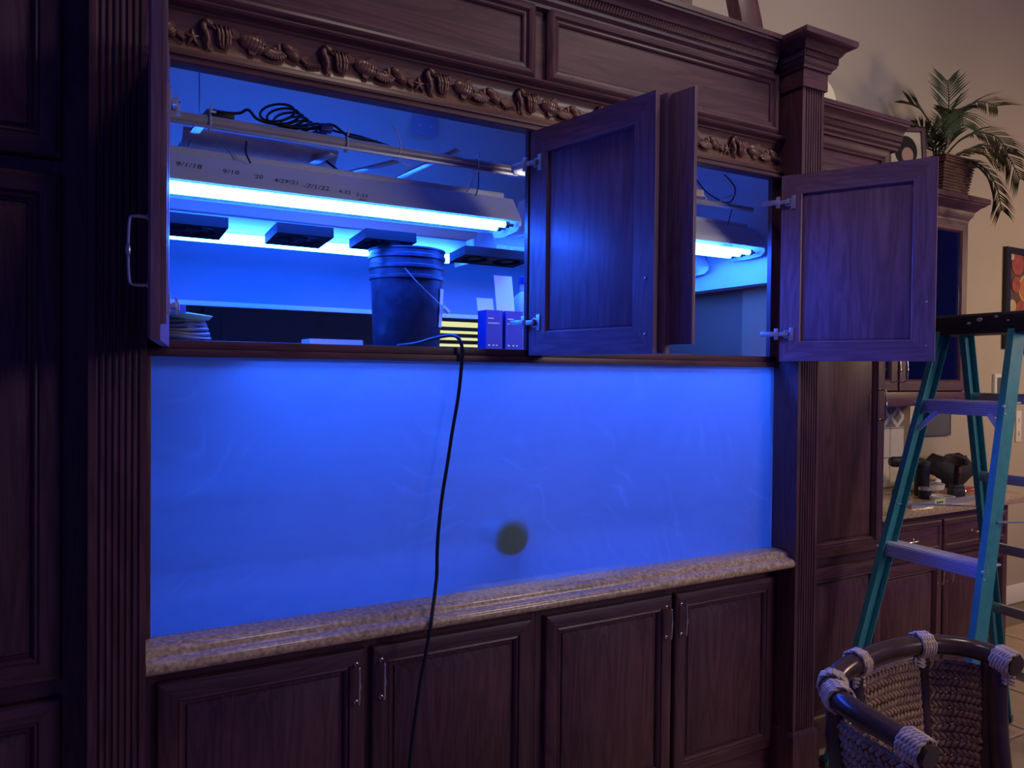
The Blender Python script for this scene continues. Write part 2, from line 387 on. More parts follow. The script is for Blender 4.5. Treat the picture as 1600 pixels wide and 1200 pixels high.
# ------------------------------------------------------------------ fluted columns
def column(x0, x1, label):
    t = thing('fluted_column', label, 'column', ((x0+x1)/2, -.06, 0), 'fluted columns flanking the aquarium')
    yf, yb = -.118, .03; prof = [(x1, yf), (x1, yb), (x0, yb), (x0, yf)]
    n = 7; mg = .014; w = (x1-x0-2*mg)/n
    for i in range(n):
        c = x0+mg+(i+.5)*w; r = w*.40
        for k in range(7):
            a = PI*k/6; prof.append((c-r*math.cos(a), yf+r*.95*math.sin(a)))
    MB().prism(prof, 'z', .20, 2.962).build('fluted_shaft', 'wood_v', t, smooth=50)
    MB().ring(x0, x1, yf, yb, [(.016,0),(.016,.17),(.012,.185),(.002,.2)], cap0=True).build('plinth', 'wood_v', t, smooth=30)
    MB().ring(x0, x1, yf, yb, [(0,2.958),(.010,2.958),(.010,3.05),(0,3.05)], cap0=True).build('capital_block', 'wood_h', t, smooth=30)
    P = [(.006,3.03),(.020,3.034),(.022,3.044),(.034,3.054),(.038,3.066),(.040,3.066),(.040,3.096),(.046,3.098),(.058,3.116),(.072,3.126),(.082,3.130),(.092,3.134),(.096,3.14),(.096,3.16)]
    cp = MB().ring(x0, x1, yf, yb, P, cap0=True).build('crown_molding', 'wood_h', t, smooth=35)
    m = MB()
    for i in range(17):
        x = x0-.035+(i+.5)*(x1-x0+.07)/17; m.tube([(x-.004,yf-.0415,3.069),(x+.004,yf-.0415,3.093)], .0052, 5)
    for i in range(14):
        y = yf-.035+(i+.5)*(.16+.04)/14; m.tube([(x0-.0415,y+.004,3.069),(x0-.0415,y-.004,3.093)], .0052, 5)
    tag(m.build('rope_molding', 'wood_h', cp, smooth=60), kind='stuff')
    return t
lc = column(.0226, .158, 'dark fluted wooden column between the leftmost tall cabinet and the blue tank')
B(.158, .178, -.004, .011, .976, 1.766).build('side_trim', 'wood_v', lc, bevel=.003)
column(2.67, 2.805, 'dark fluted wooden column with projecting crown, right of the blue tank')

# ------------------------------------------------------------------ tall cabinets
tl = thing('tall_cabinet', 'tall dark raised-panel cabinet at the left edge, left of the fluted column', 'cabinet', (-.30, .3, 0))
B(-.64, .0226, .022, .80, 0, 3.05).build('body', 'wood_v', tl, smooth=0)
MB().prism([(-.055,0),(.0226,0),(.0226,.022),(-.055,.022)], 'z', .0, 3.05).build('face_stile', 'wood_v', tl)
for z0, z1 in ((0,.095),(.862,.905),(2.24,2.274),(3.0,3.05)): B(-.64, -.055, 0, .022, z0, z1).build('face_rail', 'wood_h', tl, smooth=0)
raised_door(tl, -.58, -.036, 2.278, 2.998, 0); raised_door(tl, -.58, -.036, .908, 2.236, 0); raised_door(tl, -.58, -.036, .10, .858, 0)
crown(tl, -.64, .0226, 3.03)

tr_ = thing('tall_cabinet', 'tall dark cabinet between the right fluted column and the ladder', 'cabinet', (3.15, .3, 0))
B(2.94, 3.43, .022, .62, 0, 2.84).build('body', 'wood_v', tr_, smooth=0)
for x0, x1 in ((2.805, 2.87), (3.40, 3.43)): B(x0, x1, 0, .022, 0, 2.84).build('face_stile', 'wood_v', tr_, smooth=0)
for z0, z1 in ((0,.095),(.85,.892),(2.60,2.65),(2.80,2.84)): B(2.87, 3.40, 0, .022, z0, z1).build('face_rail', 'wood_h', tr_, smooth=0)
raised_door(tr_, 2.85, 3.395, .895, 2.62, 0, 3.362, 1.595, hl=.145); raised_door(tr_, 2.85, 3.395, .10, .848, 0, 3.362, .77)
pn = empty('frieze_panel', tr_)
frame_pieces(pn, 2.83, 3.41, 2.63, 2.822, [(0,0),(0,-.018),(.012,-.024),(.028,-.020),(.040,-.010),(.052,-.013),(.056,-.002),(.056,0)], 'wood_v', 'wood_h', local=False)
B(2.87, 3.37, -.002, .01, 2.67, 2.79).build('panel', 'wood_h', pn, smooth=0)
crown(tr_, 2.805, 3.47, 2.825)

# ------------------------------------------------------------------ aquarium hood
hood = thing('aquarium_hood', 'carved dark wood canopy over the aquarium with open cupboard doors', 'cabinet', (1.41, .4, 1.77))
XL, XR = .158, 2.67
for x0, x1 in ((XL, .222), (1.392, 1.468), (2.627, XR)): B(x0, x1, .0, .022, 1.79, 2.60).build('face_stile', 'wood_v', hood, smooth=0)
B(XL, XR, .0, .045, 1.790, 1.814).build('sill_rail', 'wood_h', hood, bevel=.002)
B(XL, XR, -.010, .045, 1.767, 1.789).build('lower_rail', 'wood_h', hood, bevel=.002)
MB().prism([(.022,2.585),(-.026,2.585),(-.030,2.589),(-.030,2.598),(-.022,2.601),(-.022,2.606),(-.027,2.609),(-.026,2.616),(-.014,2.622),(-.010,2.632),(0,2.634),(.022,2.634)], 'x', XL, XR).build('lower_molding', 'wood_h', hood, smooth=35)
fz = MB().prism([(.022,2.632),(-.006,2.632),(.003,2.645),(.006,2.665),(.006,2.705),(.003,2.725),(-.006,2.738),(.022,2.738)], 'x', XL, XR).build('carved_frieze', 'wood_carved', hood, smooth=40)
MB().prism([(.022,2.737),(-.008,2.737),(-.012,2.741),(-.012,2.746),(-.020,2.749),(-.033,2.755),(-.037,2.762),(-.033,2.768),(-.022,2.771),(-.016,2.776),(.022,2.776)], 'x', XL, XR).build('cap_molding', 'wood_h', hood, smooth=35)
B(XL, XR, .002, .03, 2.77, 3.06).build('fascia', 'wood_h', hood, smooth=0)
PM = [(0,.002),(0,-.014),(.008,-.022),(.020,-.026),(.030,-.022),(.036,-.012),(.046,-.014),(.052,-.010),(.055,-.001),(.055,.002)]
for x0, x1 in ((.176, 1.408), (1.456, 2.648)):
    p = empty('fascia_panel', hood)
    frame_pieces(p, x0, x1, 2.772, 3.040, PM, 'wood_v', 'wood_h', local=False)
    B(x0+.05, x1-.05, -.003, .004, 2.82, 2.99).build('panel', 'wood_h', p, smooth=0)
crown(hood, XL, XR-.07, 3.022, sc=1.08)
B(XL, XR, .03, 1.24, 3.12, 3.15).build('top_board', 'hood_white', hood, smooth=0)
B(-.02, .0, .03, 1.24, 1.80, 3.12).build('side_lining', 'hood_white', hood, smooth=0)
rl = MB().box(2.80, 2.83, .03, 1.24, 2.165, 3.12); rl.build('side_lining', 'hood_white', hood, smooth=0)
B(2.905, 2.925, .03, 1.24, 1.80, 2.2).build('end_recess_board', 'recess_paint', hood, smooth=0)
B(2.885, 2.905, .03, .41, 1.80, 2.2).build('end_recess_post', 'recess_post', hood, smooth=0)
B(2.83, 2.925, .03, 1.24, 2.165, 2.185).build('soffit_strip', 'hood_white', hood, smooth=0)
# frieze carvings ----------------------------------------------------
def ribs(m, c, L, H, n, tilt, th):
    for i in range(n):
        s = -0.36+.72*i/(n-1); x = s*L; hh = H*.5*math.sqrt(max(.05, 1-(s/.5)**2))
        pts = []
        for k in range(7):
            q = -1+2*k/6; pts.append((x+.004*math.cos(q*1.5), -th*.95*math.sqrt(max(.02, 1-(s/.56)**2-.8*q*q*.9*.9)) - .0008, q*hh*.92))
        ca, sa = math.cos(tilt), math.sin(tilt)
        m.tube([(c[0]+a*ca-e*sa, b, c[1]+a*sa+e*ca) for a, b, e in pts], .0016, 5)
def rot(pts, c, tilt):
    ca, sa = math.cos(tilt), math.sin(tilt)
    return [(c[0]+x*ca-z*sa, y, c[1]+x*sa+z*ca) for x, y, z in pts]
def slab(m, pts, c, tilt, y0, y1):
    P = rot([(x, 0, z) for x, z in pts], c, tilt); n = len(P)
    cx = sum(p[0] for p in P)/n; cz = sum(p[2] for p in P)/n
    m.add([(p[0], y0, p[2]) for p in P]+[(cx+(p[0]-cx)*.8, y1, cz+(p[2]-cz)*.8) for p in P],
          [(i, (i+1) % n, (i+1) % n+n, i+n) for i in range(n)]+[tuple(range(n, 2*n))])
RM = lambda a: Matrix.Rotation(-a, 3, 'Y')
def carve_fish():
    m = MB(); m.ell((0,0,0), .045, .016, .027, 16, 8, RM(-.25)); ribs(m, (0,0), .085, .050, 7, -.25, .016)
    slab(m, [(-.038,.004),(-.066,.022),(-.072,.012),(-.060,-.002),(-.070,-.016),(-.062,-.022),(-.038,-.006)], (0,0), -.25, 0, -.010)
    slab(m, [(-.01,.022),(.006,.040),(.022,.036),(.028,.018)], (0,0), -.25, 0, -.008)
    slab(m, [(-.012,-.022),(-.004,-.036),(.012,-.034),(.018,-.020)], (0,0), -.25, 0, -.008)
    m.ell((.033,-.013,-.002), .004, .003, .004, 8, 6); m.ell((.044,-.006,-.013), .006, .005, .004, 8, 6)
    return m
def carve_small():
    m = MB(); a = -.75; m.ell((0,0,0), .034, .014, .018, 14, 8, RM(a)); ribs(m, (0,0), .062, .032, 8, a, .014)
    slab(m, [(.028,.004),(.046,.026),(.052,.022),(.047,.004),(.058,-.004),(.052,-.012),(.028,-.006)], (0,0), a+.35, 0, -.010)
    slab(m, [(-.01,.014),(0,.026),(.014,.022),(.016,.012)], (0,0), a, 0, -.007); return m
def carve_star():
    m = MB()
    for k in range(5):
        a = 2*PI*k/5+.35; d = Vector((math.cos(a), 0, math.sin(a)))
        m.tube([Vector((0,-.005,0)), d*.012+Vector((0,-.005,0)), d*.026+Vector((0,-.001,0))], [.0065,.005,.0015], 6)
    return m
def carve_seahorse():
    m = MB()
    P = spline([(.026,-.004,.022),(.016,-.008,.028),(.004,-.010,.036),(-.006,-.010,.030),(-.008,-.011,.016),(.0,-.012,.0),(.004,-.010,-.016),(.002,-.008,-.030),(.008,-.006,-.040),(.016,-.005,-.037),(.014,-.004,-.032)], 4)
    n = len(P); R = [.0022+.0070*math.exp(-((i/n-.42)/.26)**2)+(.0042 if i/n < .25 and i/n > .1 else 0) for i in range(n)]
    R = [r*(1+.16*(i % 2)) for i, r in enumerate(R)]; m.tube(P, R, 8)
    slab(m, [(-.010,.018),(-.020,.012),(-.018,-.002),(-.008,-.004)], (0,0), 0, 0, -.007); return m
def carve_weed():
    m = MB()
    for k, (dx, w) in enumerate(((-.016,.030),(-.006,.034),(.006,.032),(.014,.026))):
        m.tube(spline([(dx*1.3-.006,-.003,.034),(dx-.002,-.008,.018),(dx,-.011,.0),(dx*.9,-.009,-.020),(dx*.35,-.004,-.032)], 4), [.003,.0036,.004,.0045,.005,.0052,.0054,.0054,.0054,.0052,.005,.0048,.0045,.004,.0036,.0032,.003][:17], 6)
    return m
def carve_shell():
    m = MB(); n = 9
    for i in range(n):
        a = math.radians(-150+120*i/(n-1)); d = Vector((math.cos(a), 0, math.sin(a)*.72)); L = .038
        m.tube([Vector((.004,-.004,.012)), Vector((.004,-.011,.012))+d*L*.55, Vector((.004,-.007,.012))+d*L], [.003,.0062,.0050], 6)
    m.ell((.004,-.005,.014), .010, .008, .007, 8, 6)
    m.ell((.016,-.006,.020), .008, .008, .014, 8, 6); return m
def carve_ripple():
    m = MB()
    for i in range(6): m.tube([(-.022+i*.007,-.003,-.010+.002*i),(-.019+i*.007,-.007,-.016+.002*i),(-.017+i*.007,-.003,-.022+.002*i)], [.002,.004,.002], 6)
    m.tube([(-.03,-.002,-.014),(.02,-.004,-.010)], .003, 6); return m
CARVE = {k: f().mesh('carved_'+n, 'wood_carved', smooth=60) for k, n, f in (('fish','striped_fish',carve_fish),('small','small_fish',carve_small),('star','starfish',carve_star),('sea','seahorse',carve_seahorse),('weed','seaweed',carve_weed),('shell','scallop_shell',carve_shell),('rip','ripples',carve_ripple))}
hl = hood.location
def put_carve(key, x, z):
    obj(CARVE[key].name, CARVE[key], fz, Vector((x, .003, z))-hl)
for j in range(-1, 7):
    b = .275+j*.345
    for key, dx, z in (('star' if j % 2 == 0 else 'rip', .006, 2.672), ('sea', .042, 2.686), ('weed', .092, 2.690), ('fish', .172, 2.690), ('shell', .228, 2.672), ('small', .282, 2.688)):
        if XL+.05 < b+dx < XR-.04: put_carve(key, b+dx, z)

# hood doors ---------------------------------------------------------
def hinge_mesh(sgn):
    m = MB()
    m.box(.040*sgn if sgn > 0 else -.058, .058*sgn if sgn > 0 else -.040, .0, .004, -.028, .028)         # wing plate
    m.lathe([(.0175,0),(.0175,.004),(.012,.004),(.012,-.006)], (.030*sgn, 0, 0), 16, (0,1,0))           # cup
    m.obox((.012*sgn, .012, 0), (1,0,0), (0,1,0), (0,0,1), .024, .006, .008)                             # arm
    m.obox((-.040*sgn, .020, 0), (1,0,.0), (0,1,0), (0,0,1), .034, .006, .010)
    m.obox((-.010*sgn, .018, 0), (1,0,0), (0,1,0), (0,0,1), .008, .004, .024)                            # mounting plate
    return m
HG = {s: hinge_mesh(s).mesh('hinge', 'steel', bevel=.0008, smooth=30) for s in (1, -1)}
HIN = [(0,0),(0,-.019),(.004,-.024),(.010,-.025),(.066,-.025),(.074,-.020),(.082,-.0205),(.092,-.016),(.092,-.014),(.084,-.014),(.084,-.003),(.081,0)]
def hood_door(hx, hy, ang, sgn, w, label, astr=None, hg=True):
    d = empty('door', hood, Vector((hx, hy, 1.793))-hl, math.radians(ang)); d['label'] = label
    x0, x1 = (0, w) if sgn > 0 else (-w, 0); H = .79
    frame_pieces(d, x0, x1, 0, H, HIN, 'door_v', 'door_h')
    MB().rect(x0, x1, 0, H, [(.094,-.011),(.090,-.012),(.088,-.0135),(.098,-.0175),(.122,-.020),(.126,-.021)], cap0=True).build('panel', 'door_v', d, local=True, smooth=30)
    if hg:
        o = obj('handle', pull(.145, .036), d, (sgn*(w-.030), -.025, .19)); o['label'] = 'brushed nickel bow pull'
        for z in (.115, H-.115): obj('hinge', HG[sgn], d, (0, .0, z))
    for z in (.06, .23): MB().lathe([(.004,0),(.004,.002),(.002,.003)], (sgn*(w-.03), 0, z), 10, (0,1,0)).build('screw', 'steel', d, local=True)
    if astr:
        a0, a1, zb, y0, y1 = astr
        B(min(sgn*a0, sgn*a1), max(sgn*a0, sgn*a1), y0, y1, zb, H).build('overlap_strip', 'door_v', d, local=True, bevel=.001)
    return d
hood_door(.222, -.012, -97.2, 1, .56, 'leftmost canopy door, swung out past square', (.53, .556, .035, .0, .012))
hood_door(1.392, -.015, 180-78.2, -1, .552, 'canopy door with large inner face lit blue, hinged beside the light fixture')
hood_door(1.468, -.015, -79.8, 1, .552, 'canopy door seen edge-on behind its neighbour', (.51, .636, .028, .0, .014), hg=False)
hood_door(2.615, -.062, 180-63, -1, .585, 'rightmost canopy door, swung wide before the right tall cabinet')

# ------------------------------------------------------------------ stone ledge, base cabinets
led = [(.015,.974),(-.052,.972),(-.055,.968),(-.060,.969),(-.070,.966),(-.078,.958),(-.082,.948),(-.088,.945)]
for k in range(9):
    a = math.radians(75-165*k/8); led.append((-.094-.024*math.cos(a), .925+.020*math.sin(a)))
led += [(-.06,.903),(.015,.903)]
tag(MB().prism(led, 'x', XL+.001, XR-.001).build('stone_ledge', 'granite', smooth=35), 'mottled tan stone ledge with rounded nose along the bottom of the tank', 'ledge')
def base_unit(x0, x1, doors, label):
    t = thing('base_cabinet', label, 'cabinet', ((x0+x1)/2, .3, 0), 'base cabinets under the aquarium')
    B(x0, x1, .022, .80, .0, .90).build('body', 'wood_v', t, smooth=0)
    for a, b in ((x0, doors[0][0]+.02), (doors[0][1]-.02, doors[1][0]+.02), (doors[1][1]-.02, x1)): B(a, b, 0, .022, 0, .902).build('face_stile', 'wood_v', t, smooth=0)
    B(x0, x1, .001, .022, .84, .902).build('face_rail', 'wood_h', t, smooth=0); B(x0, x1, -.012, .022, 0, .095).build('toe_rail', 'wood_h', t, bevel=.003)
    raised_door(t, *doors[0], .10, .852, 0, doors[0][1]-.030, .745, hl=.12); raised_door(t, *doors[1], .10, .852, 0, doors[1][0]+.030, .745, hl=.12)
base_unit(.160, 1.44, ((.193, .797), (.820, 1.414)), 'dark two-door base cabinet under the left half of the stone ledge')
base_unit(1.442, 2.668, ((1.474, 2.070), (2.088, 2.662)), 'dark two-door base cabinet under the right half of the stone ledge')

# ------------------------------------------------------------------ tank
tk = thing('aquarium_tank', 'large aquarium of hazed, smeared acrylic glowing blue', 'aquarium', (1.41, .4, .93))
fp = MB().box(.160, 2.668, .012, .030, .93, 1.80).mesh('front_pane', 'acrylic', smooth=0, off=tk.location)
fp.materials.append(MATS['hazed_acrylic'])
for p in fp.polygons:
    if p.normal.y > .9: p.material_index = 1
obj('front_pane', fp, tk)
B(.160, 2.668, .80, .82, .93, 1.80).build('back_pane', 'tank_white', tk, smooth=0)
B(.142, .160, .030, .80, .93, 1.80).build('side_pane', 'tank_white', tk, smooth=0)
B(2.668, 2.686, .030, .80, .93, 1.80).build('side_pane', 'tank_white', tk, smooth=0)
B(.160, 2.668, .030, .80, .93, .955).build('tank_floor', 'tank_white', tk, smooth=0)
B(.160, 2.668, .40, .80, 1.801, 1.820).build('top_brace', 'acrylic', tk, smooth=0)
B(.160, .44, .06, .40, 1.801, 1.820).build('top_brace', 'acrylic', tk, smooth=0)
pp = MB().lathe([(.066,0),(.070,.003),(.070,.020),(.050,.024)], (1.362,.0345,1.141), 28, (0,1,0)).tube([(1.362,.05,1.141),(1.345,.10,1.143),(1.32,.16,1.145)], .045, 20).build('outlet_pipe', 'pipe_green', tk)
MB().lathe([(.060,0),(.060,.02),(.035,.03),(.035,.06),(.02,.065)], (1.42,.798,1.40), 20, (0,-1,0)).build('return_nozzle', 'white_plastic', tk)

# ------------------------------------------------------------------ light fixtures over the tank
def fixture(x0, x1, yf, z, label, rows, w=.24, bare=False):
    t = thing('light_fixture', label, 'light', ((x0+x1)/2, yf+w/2, z), 'tube light fixtures over the tank')
    a = [(yf, z+.005), (yf+.075, z+.105), (yf+w-.075, z+.105), (yf+w, z-.005)]
    inn = [(yf+w-.006, z-.006), (yf+w-.078, z+.094), (yf+.078, z+.094), (yf+.006, z+.004)]
    if bare:      # open batten: no reflector wings
        B(x0, x1, yf+w/2-.028, yf+w/2+.028, z+.002, z+.055).build('housing', 'white_enamel', t, bevel=.004)
    else: MB().prism(a+inn, 'x', x0, x1).build('housing', 'white_enamel', t, smooth=0)
    if not bare: MB().prism([(yf+.078,z+.093),(yf+w-.078,z+.093),(yf+w-.010,z-.004),(yf+w-.012,z-.004),(yf+w-.079,z+.0915),(yf+.079,z+.0915)], 'x', x0+.02, x1-.02).build('reflector', 'chrome_reflector', t, smooth=0)
    if not bare: B(x0+.05, x1-.03, yf+.085, yf+w-.085, z+.105, z+.128).build('ballast_cover', 'white_enamel', t, bevel=.004)
    for x in (x0-.004, x1-.004):
        if bare: B(x, x+.008, yf+.03, yf+w-.03, z-.045, z+.055).build('end_plate', 'white_enamel', t, smooth=0); continue
        MB().prism([(yf+.004,z-.012),(yf+.006,z+.012),(yf+.074,z+.104),(yf+w-.074,z+.104),(yf+w-.004,z),(yf+w-.03,z-.03),(yf+w*.5,z-.036),(yf+.03,z-.03)], 'x', x, x+.008).build('end_plate', 'white_enamel', t, smooth=0)
    for k, (dy, dz) in enumerate(rows):
        y, zz = yf+dy, z+dz
        tb = MB().lathe([(.010,0),(.0125,.002),(.0125,x1-x0-.102),(.010,x1-x0-.10)], (x0+.05, y, zz), 14, (1,0,0)).build('tube', 'tube_glow', t)
        for x, s in ((x0+.05, -1), (x1-.05, 1)):
            MB().lathe([(.0128,0),(.0128,.016),(.006,.018),(.006,.036)], (x, y, zz), 12, (s,0,0)).build('socket', 'black_plastic', tb)
    return t
fa = fixture(.14, 1.49, .215, 2.312, 'long white tube light with handwritten dates, nearest over the left half', ((.040,-.006),(.105,-.008)))
fixture(.14, 1.47, .555, 2.246, 'tube light behind the fans over the left half', ((.07,-.024),(.17,-.024)), bare=True)
fixture(1.55, 2.775, .165, 2.318, 'white tube light seen beside the rightmost canopy door', ((.055,-.012),(.115,-.014),(.175,-.014)))
fixture(1.56, 2.775, .53, 2.275, 'tube light mostly hidden behind the blue-lit canopy door', ((.115,-.014),))
def writing(txt, x, s, size, parent, col='ink'):
    c = bpy.data.curves.new('handwriting', 'FONT'); c.body = txt; c.size = size; c.shear = .25; c.extrude = .0002; c.resolution_u = 3; c.materials.append(MATS[col])
    o = obj('handwriting', c, parent)
    # front flap runs from (y=.215,z=2.317) up to (.290,2.417)
    d = Vector((0, .075, .10)).normalized(); n = Vector((0, -.10, .075)).normalized()
    p = Vector((x, .215, 2.317))+d*s+n*.0006
    M = Matrix((Vector((1,0,0)), d, n)).transposed().to_4x4(); M.translation = p-parent.location
    me = bpy.data.meshes.new_from_object(o); bpy.data.objects.remove(o); me.name = 'handwriting'
    o = obj('handwriting', me, parent); o.matrix_local = M; tag(o, kind='stuff'); return o
for txt, x, s, z in (('9/1/18', .262, .060, .030), ('9/10', .40, .055, .029), ("'20", .495, .050, .026), ('4/29/21', .560, .044, .027), ('-7/1/22', .655, .034, .031), ('4-22', .775, .030, .024), ('3-23', .835, .024, .024), ('AIC', .842, .004, .018)):
    writing(txt, x, s, z, fa)
# fans
def fan(x, y, z, label, n=1, tilt=0, L=.17):
    t = thing('cooling_fan', label, 'fan', (x, y, z), 'box fans over the tank', 0)
    hw = L*n/2
    MB().ring(-hw, hw, -L/2, L/2, [(0,-.018),(0,.018)], cap0=False, cap1=False).ring(-hw, hw, -L/2, L/2, [(-.006,-.018),(-.006,.018)], cap1=False).build('housing', 'fan_black', t, local=True, smooth=0)
    for i in range(n):
        cx = -hw+L*(i+.5)
        pl = [(cx+L*.5*sx, L*.5*sy) for sx, sy in ((-1,-1),(1,-1),(1,1),(-1,1))]
        m = MB(); k = 24; L1 = []; L2 = []
        for q in range(k):
            a = 2*PI*q/k; c, s_ = math.cos(a), math.sin(a); e = .49*L/max(abs(c), abs(s_))
            L1.append((cx+c*e, s_*e, -.016)); L2.append((cx+c*L*.40, s_*L*.40, -.016))
        m.loops([L1, L2], cap1=False).loops([L2, [(a, b, .014) for a, b, c in L2]], cap1=False); m.build('shroud', 'fan_black', t, local=True, smooth=0)
        r = MB().lathe([(.028,-.014),(.030,-.010),(.030,.010)], (cx,0,0), 16).build('hub', 'fan_black', t, local=True)
        bl = MB()
        for q in range(7):
            a = 2*PI*q/7; d = Vector((math.cos(a), math.sin(a), 0)); s2 = Vector((-d.y, d.x, 0)); c0 = Vector((cx,0,0))
            bl.add([c0+d*.028-s2*.008+Vector((0,0,-.008)), c0+d*.028+s2*.010+Vector((0,0,.008)), c0+d*L*.385+s2*.026+Vector((0,0,.008)), c0+d*L*.385-s2*.010+Vector((0,0,-.008))], [(0,1,2,3)])
        bl.build('blades', 'fan_black', t, local=True, smooth=0)
    t.rotation_euler = (tilt, 0, 0); return t
fan(.345, .50, 2.225, 'black box fan beside the leftmost canopy door', 1, -.06, .20)
fan(.70, .47, 2.222, 'black box fan between the tube lights, left of the bucket', 1, -.06, .20)
fan(1.02, .47, 2.234, 'black box fan directly above the bucket', 1, -.06, .20)
fan(1.47, .43, 2.205, 'double black fan above the blue cartons', 2, -.08, .15)

# ------------------------------------------------------------------ hanging rail, wires and plank
rail = thing('hanging_rail', 'glossy tube rail with zip ties hanging above the front tube light', 'rail', (.86, .2, 2.50))
MB().tube([(.24,.20,2.502),(1.43,.20,2.502)], .019, 16).build('tube', 'pvc_tube', rail)
B(.24, 1.45, .178, .188, 2.478, 2.486).build('lower_lip', 'alu', rail, smooth=0)
B(1.43, 1.50, .175, .225, 2.48, 2.52).build('end_block', 'alu', rail, bevel=.004)
B(.24, .27, .185, .215, 2.52, 2.545).build('end_block', 'black_plastic', rail, bevel=.003)
for x in (.355, .79, 1.285):
    pts = [(x, .20+.023*math.sin(2*PI*k/14), 2.50+.025*math.cos(2*PI*k/14)) for k in range(14)]
    zt = MB().tube(pts, .0035, 6, closed=True); zt.tube([(x,.18,2.525),(x+.004,.175,2.55)], .003, 6); zt.build('zip_tie', 'white_plastic', rail)
rail2 = thing('hanging_rail', 'thinner tube rail behind the tan plank', 'rail', (.86, .45, 2.45))
MB().tube([(.22,.46,2.452),(1.47,.46,2.452)], .015, 14).build('tube', 'pvc_tube', rail2)
plank = tag(MB().obox((.55,.37,2.482), (1,0,0), (0,.75,-.75), (0,.75,.75), .255, .045, .010).build('tan_plank', 'plank_tan', bevel=.003), 'pale tan plank lying across the hanging rails', 'plank')
def strut(a, b, label):
    tag(MB().bar(a, b, .030, .008).build('cross_strut', 'alu', bevel=.002), label, 'strut')
strut((.36,.19,2.535), (.30,.47,2.475), 'metal cross strut at the left end of the tan plank')
strut((.76,.24,2.475), (.70,.47,2.465), 'metal cross strut at the right end of the tan plank')
strut((.98,.22,2.475), (.84,.47,2.46), 'metal cross strut near the middle of the tube rail')
strut((1.20,.17,2.54), (1.04,.47,2.46), 'metal cross strut poking above the tube rail at its right')
def wire(name, pts, r, mat, label, cat='cable', n=6, grp=None):
    return tag(MB().tube(spline(pts, n), r, 7).build(name, mat), label, cat, grp)
# cable coil
cc = thing('cable_coil', 'tangled coil of black cable resting on the tube rail', 'cable', (.62, .24, 2.525))
rc = random.Random(3)
for k in range(8):
    cx = .565+.020*k; rx = .055-.003*k; rz = .036-.0025*k; z = 2.572-.006*k
    MB().tube([(cx+rx*math.cos(2*PI*q/20)+.012*math.sin(2*PI*q/20), .215+.010*k*.6+.02*math.sin(2*PI*q/20), z+rz*math.sin(2*PI*q/20)+.3*rz*math.cos(2*PI*q/20)) for q in range(20)], .0042, 6, closed=True).build('loop', 'cable_black', cc)
MB().tube(spline([(.36,.20,2.535),(.44,.205,2.545),(.47,.20,2.56),(.50,.20,2.535),(.56,.205,2.53),(.66,.21,2.535),(.74,.205,2.56),(.80,.20,2.53),(.90,.20,2.527)], 6), .0048, 7).build('lead', 'cable_black', cc)
MB().tube(spline([(.66,.215,2.545),(.70,.22,2.56),(.76,.22,2.545),(.84,.215,2.54),(.95,.21,2.522)], 6), .004, 7).build('lead', 'cable_black', cc)
B(.36, .43, .20, .235, 2.523, 2.545).build('plug_block', 'black_plastic', cc, bevel=.004)
B(.705, .745, .20, .23, 2.535, 2.56).build('plug_block', 'blue_card', cc, bevel=.004)
wire('suspension_wire', [(.325,.2,2.86),(.325,.2,2.70),(.325,.2,2.53)], .0016, 'steel', 'thin vertical suspension wire above the left end of the tube rail', 'wire')
wire('loose_wire', [(.33,.36,2.50),(.31,.36,2.455),(.305,.36,2.41)], .0020, 'wire_green', 'green wire dangling from the left end of the tan plank', 'wire')
wire('loose_wire', [(.40,.30,2.47),(.43,.30,2.445),(.45,.30,2.41)], .0020, 'wire_green', 'green wire beside the leftmost cross strut', 'wire')
wire('loose_wire', [(.70,.40,2.46),(.73,.39,2.44),(.745,.38,2.415)], .0020, 'wire_green', 'green wire dangling from the right end of the tan plank', 'wire')
wire('loose_wire', [(.475,.25,2.475),(.475,.26,2.44),(.492,.27,2.41)], .0030, 'black_rubber', 'dark wire hanging in front of the tan plank', 'wire')
wire('loose_wire', [(.76,.33,2.47),(.83,.36,2.44),(.90,.38,2.41)], .0045, 'cable_black', 'black cable sloping down right of the tan plank', 'cable')
wire('loose_wire', [(.945,.18,2.585),(.965,.18,2.565),(.98,.182,2.52),(.975,.18,2.475),(1.0,.18,2.455),(1.03,.19,2.462)], .0026, 'white_plastic', 'white wire hooked over the middle of the tube rail', 'wire')
wire('loose_wire', [(1.275,.19,2.475),(1.268,.22,2.42),(1.265,.25,2.405)], .0018, 'white_plastic', 'thin white wire below the rightmost zip tie', 'wire')
wire('loose_wire', [(1.29,.19,2.475),(1.305,.22,2.43),(1.315,.26,2.405)], .0026, 'hose', 'blue wire below the rightmost zip tie', 'wire')
oc = thing('outlet_cover', 'blank grey cover plate high on the wall behind the hanging rail', 'outlet', (1.52, 1.245, 2.92))
B(1.457, 1.586, 1.235, 1.249, 2.925, 3.02).build('plate', 'paint_drip', oc, bevel=.004)
for x in (1.49, 1.55): MB().lathe([(.005,0),(.005,.002),(.002,.003)], (x,1.235,2.97), 10, (0,-1,0)).build('screw', 'steel', oc)
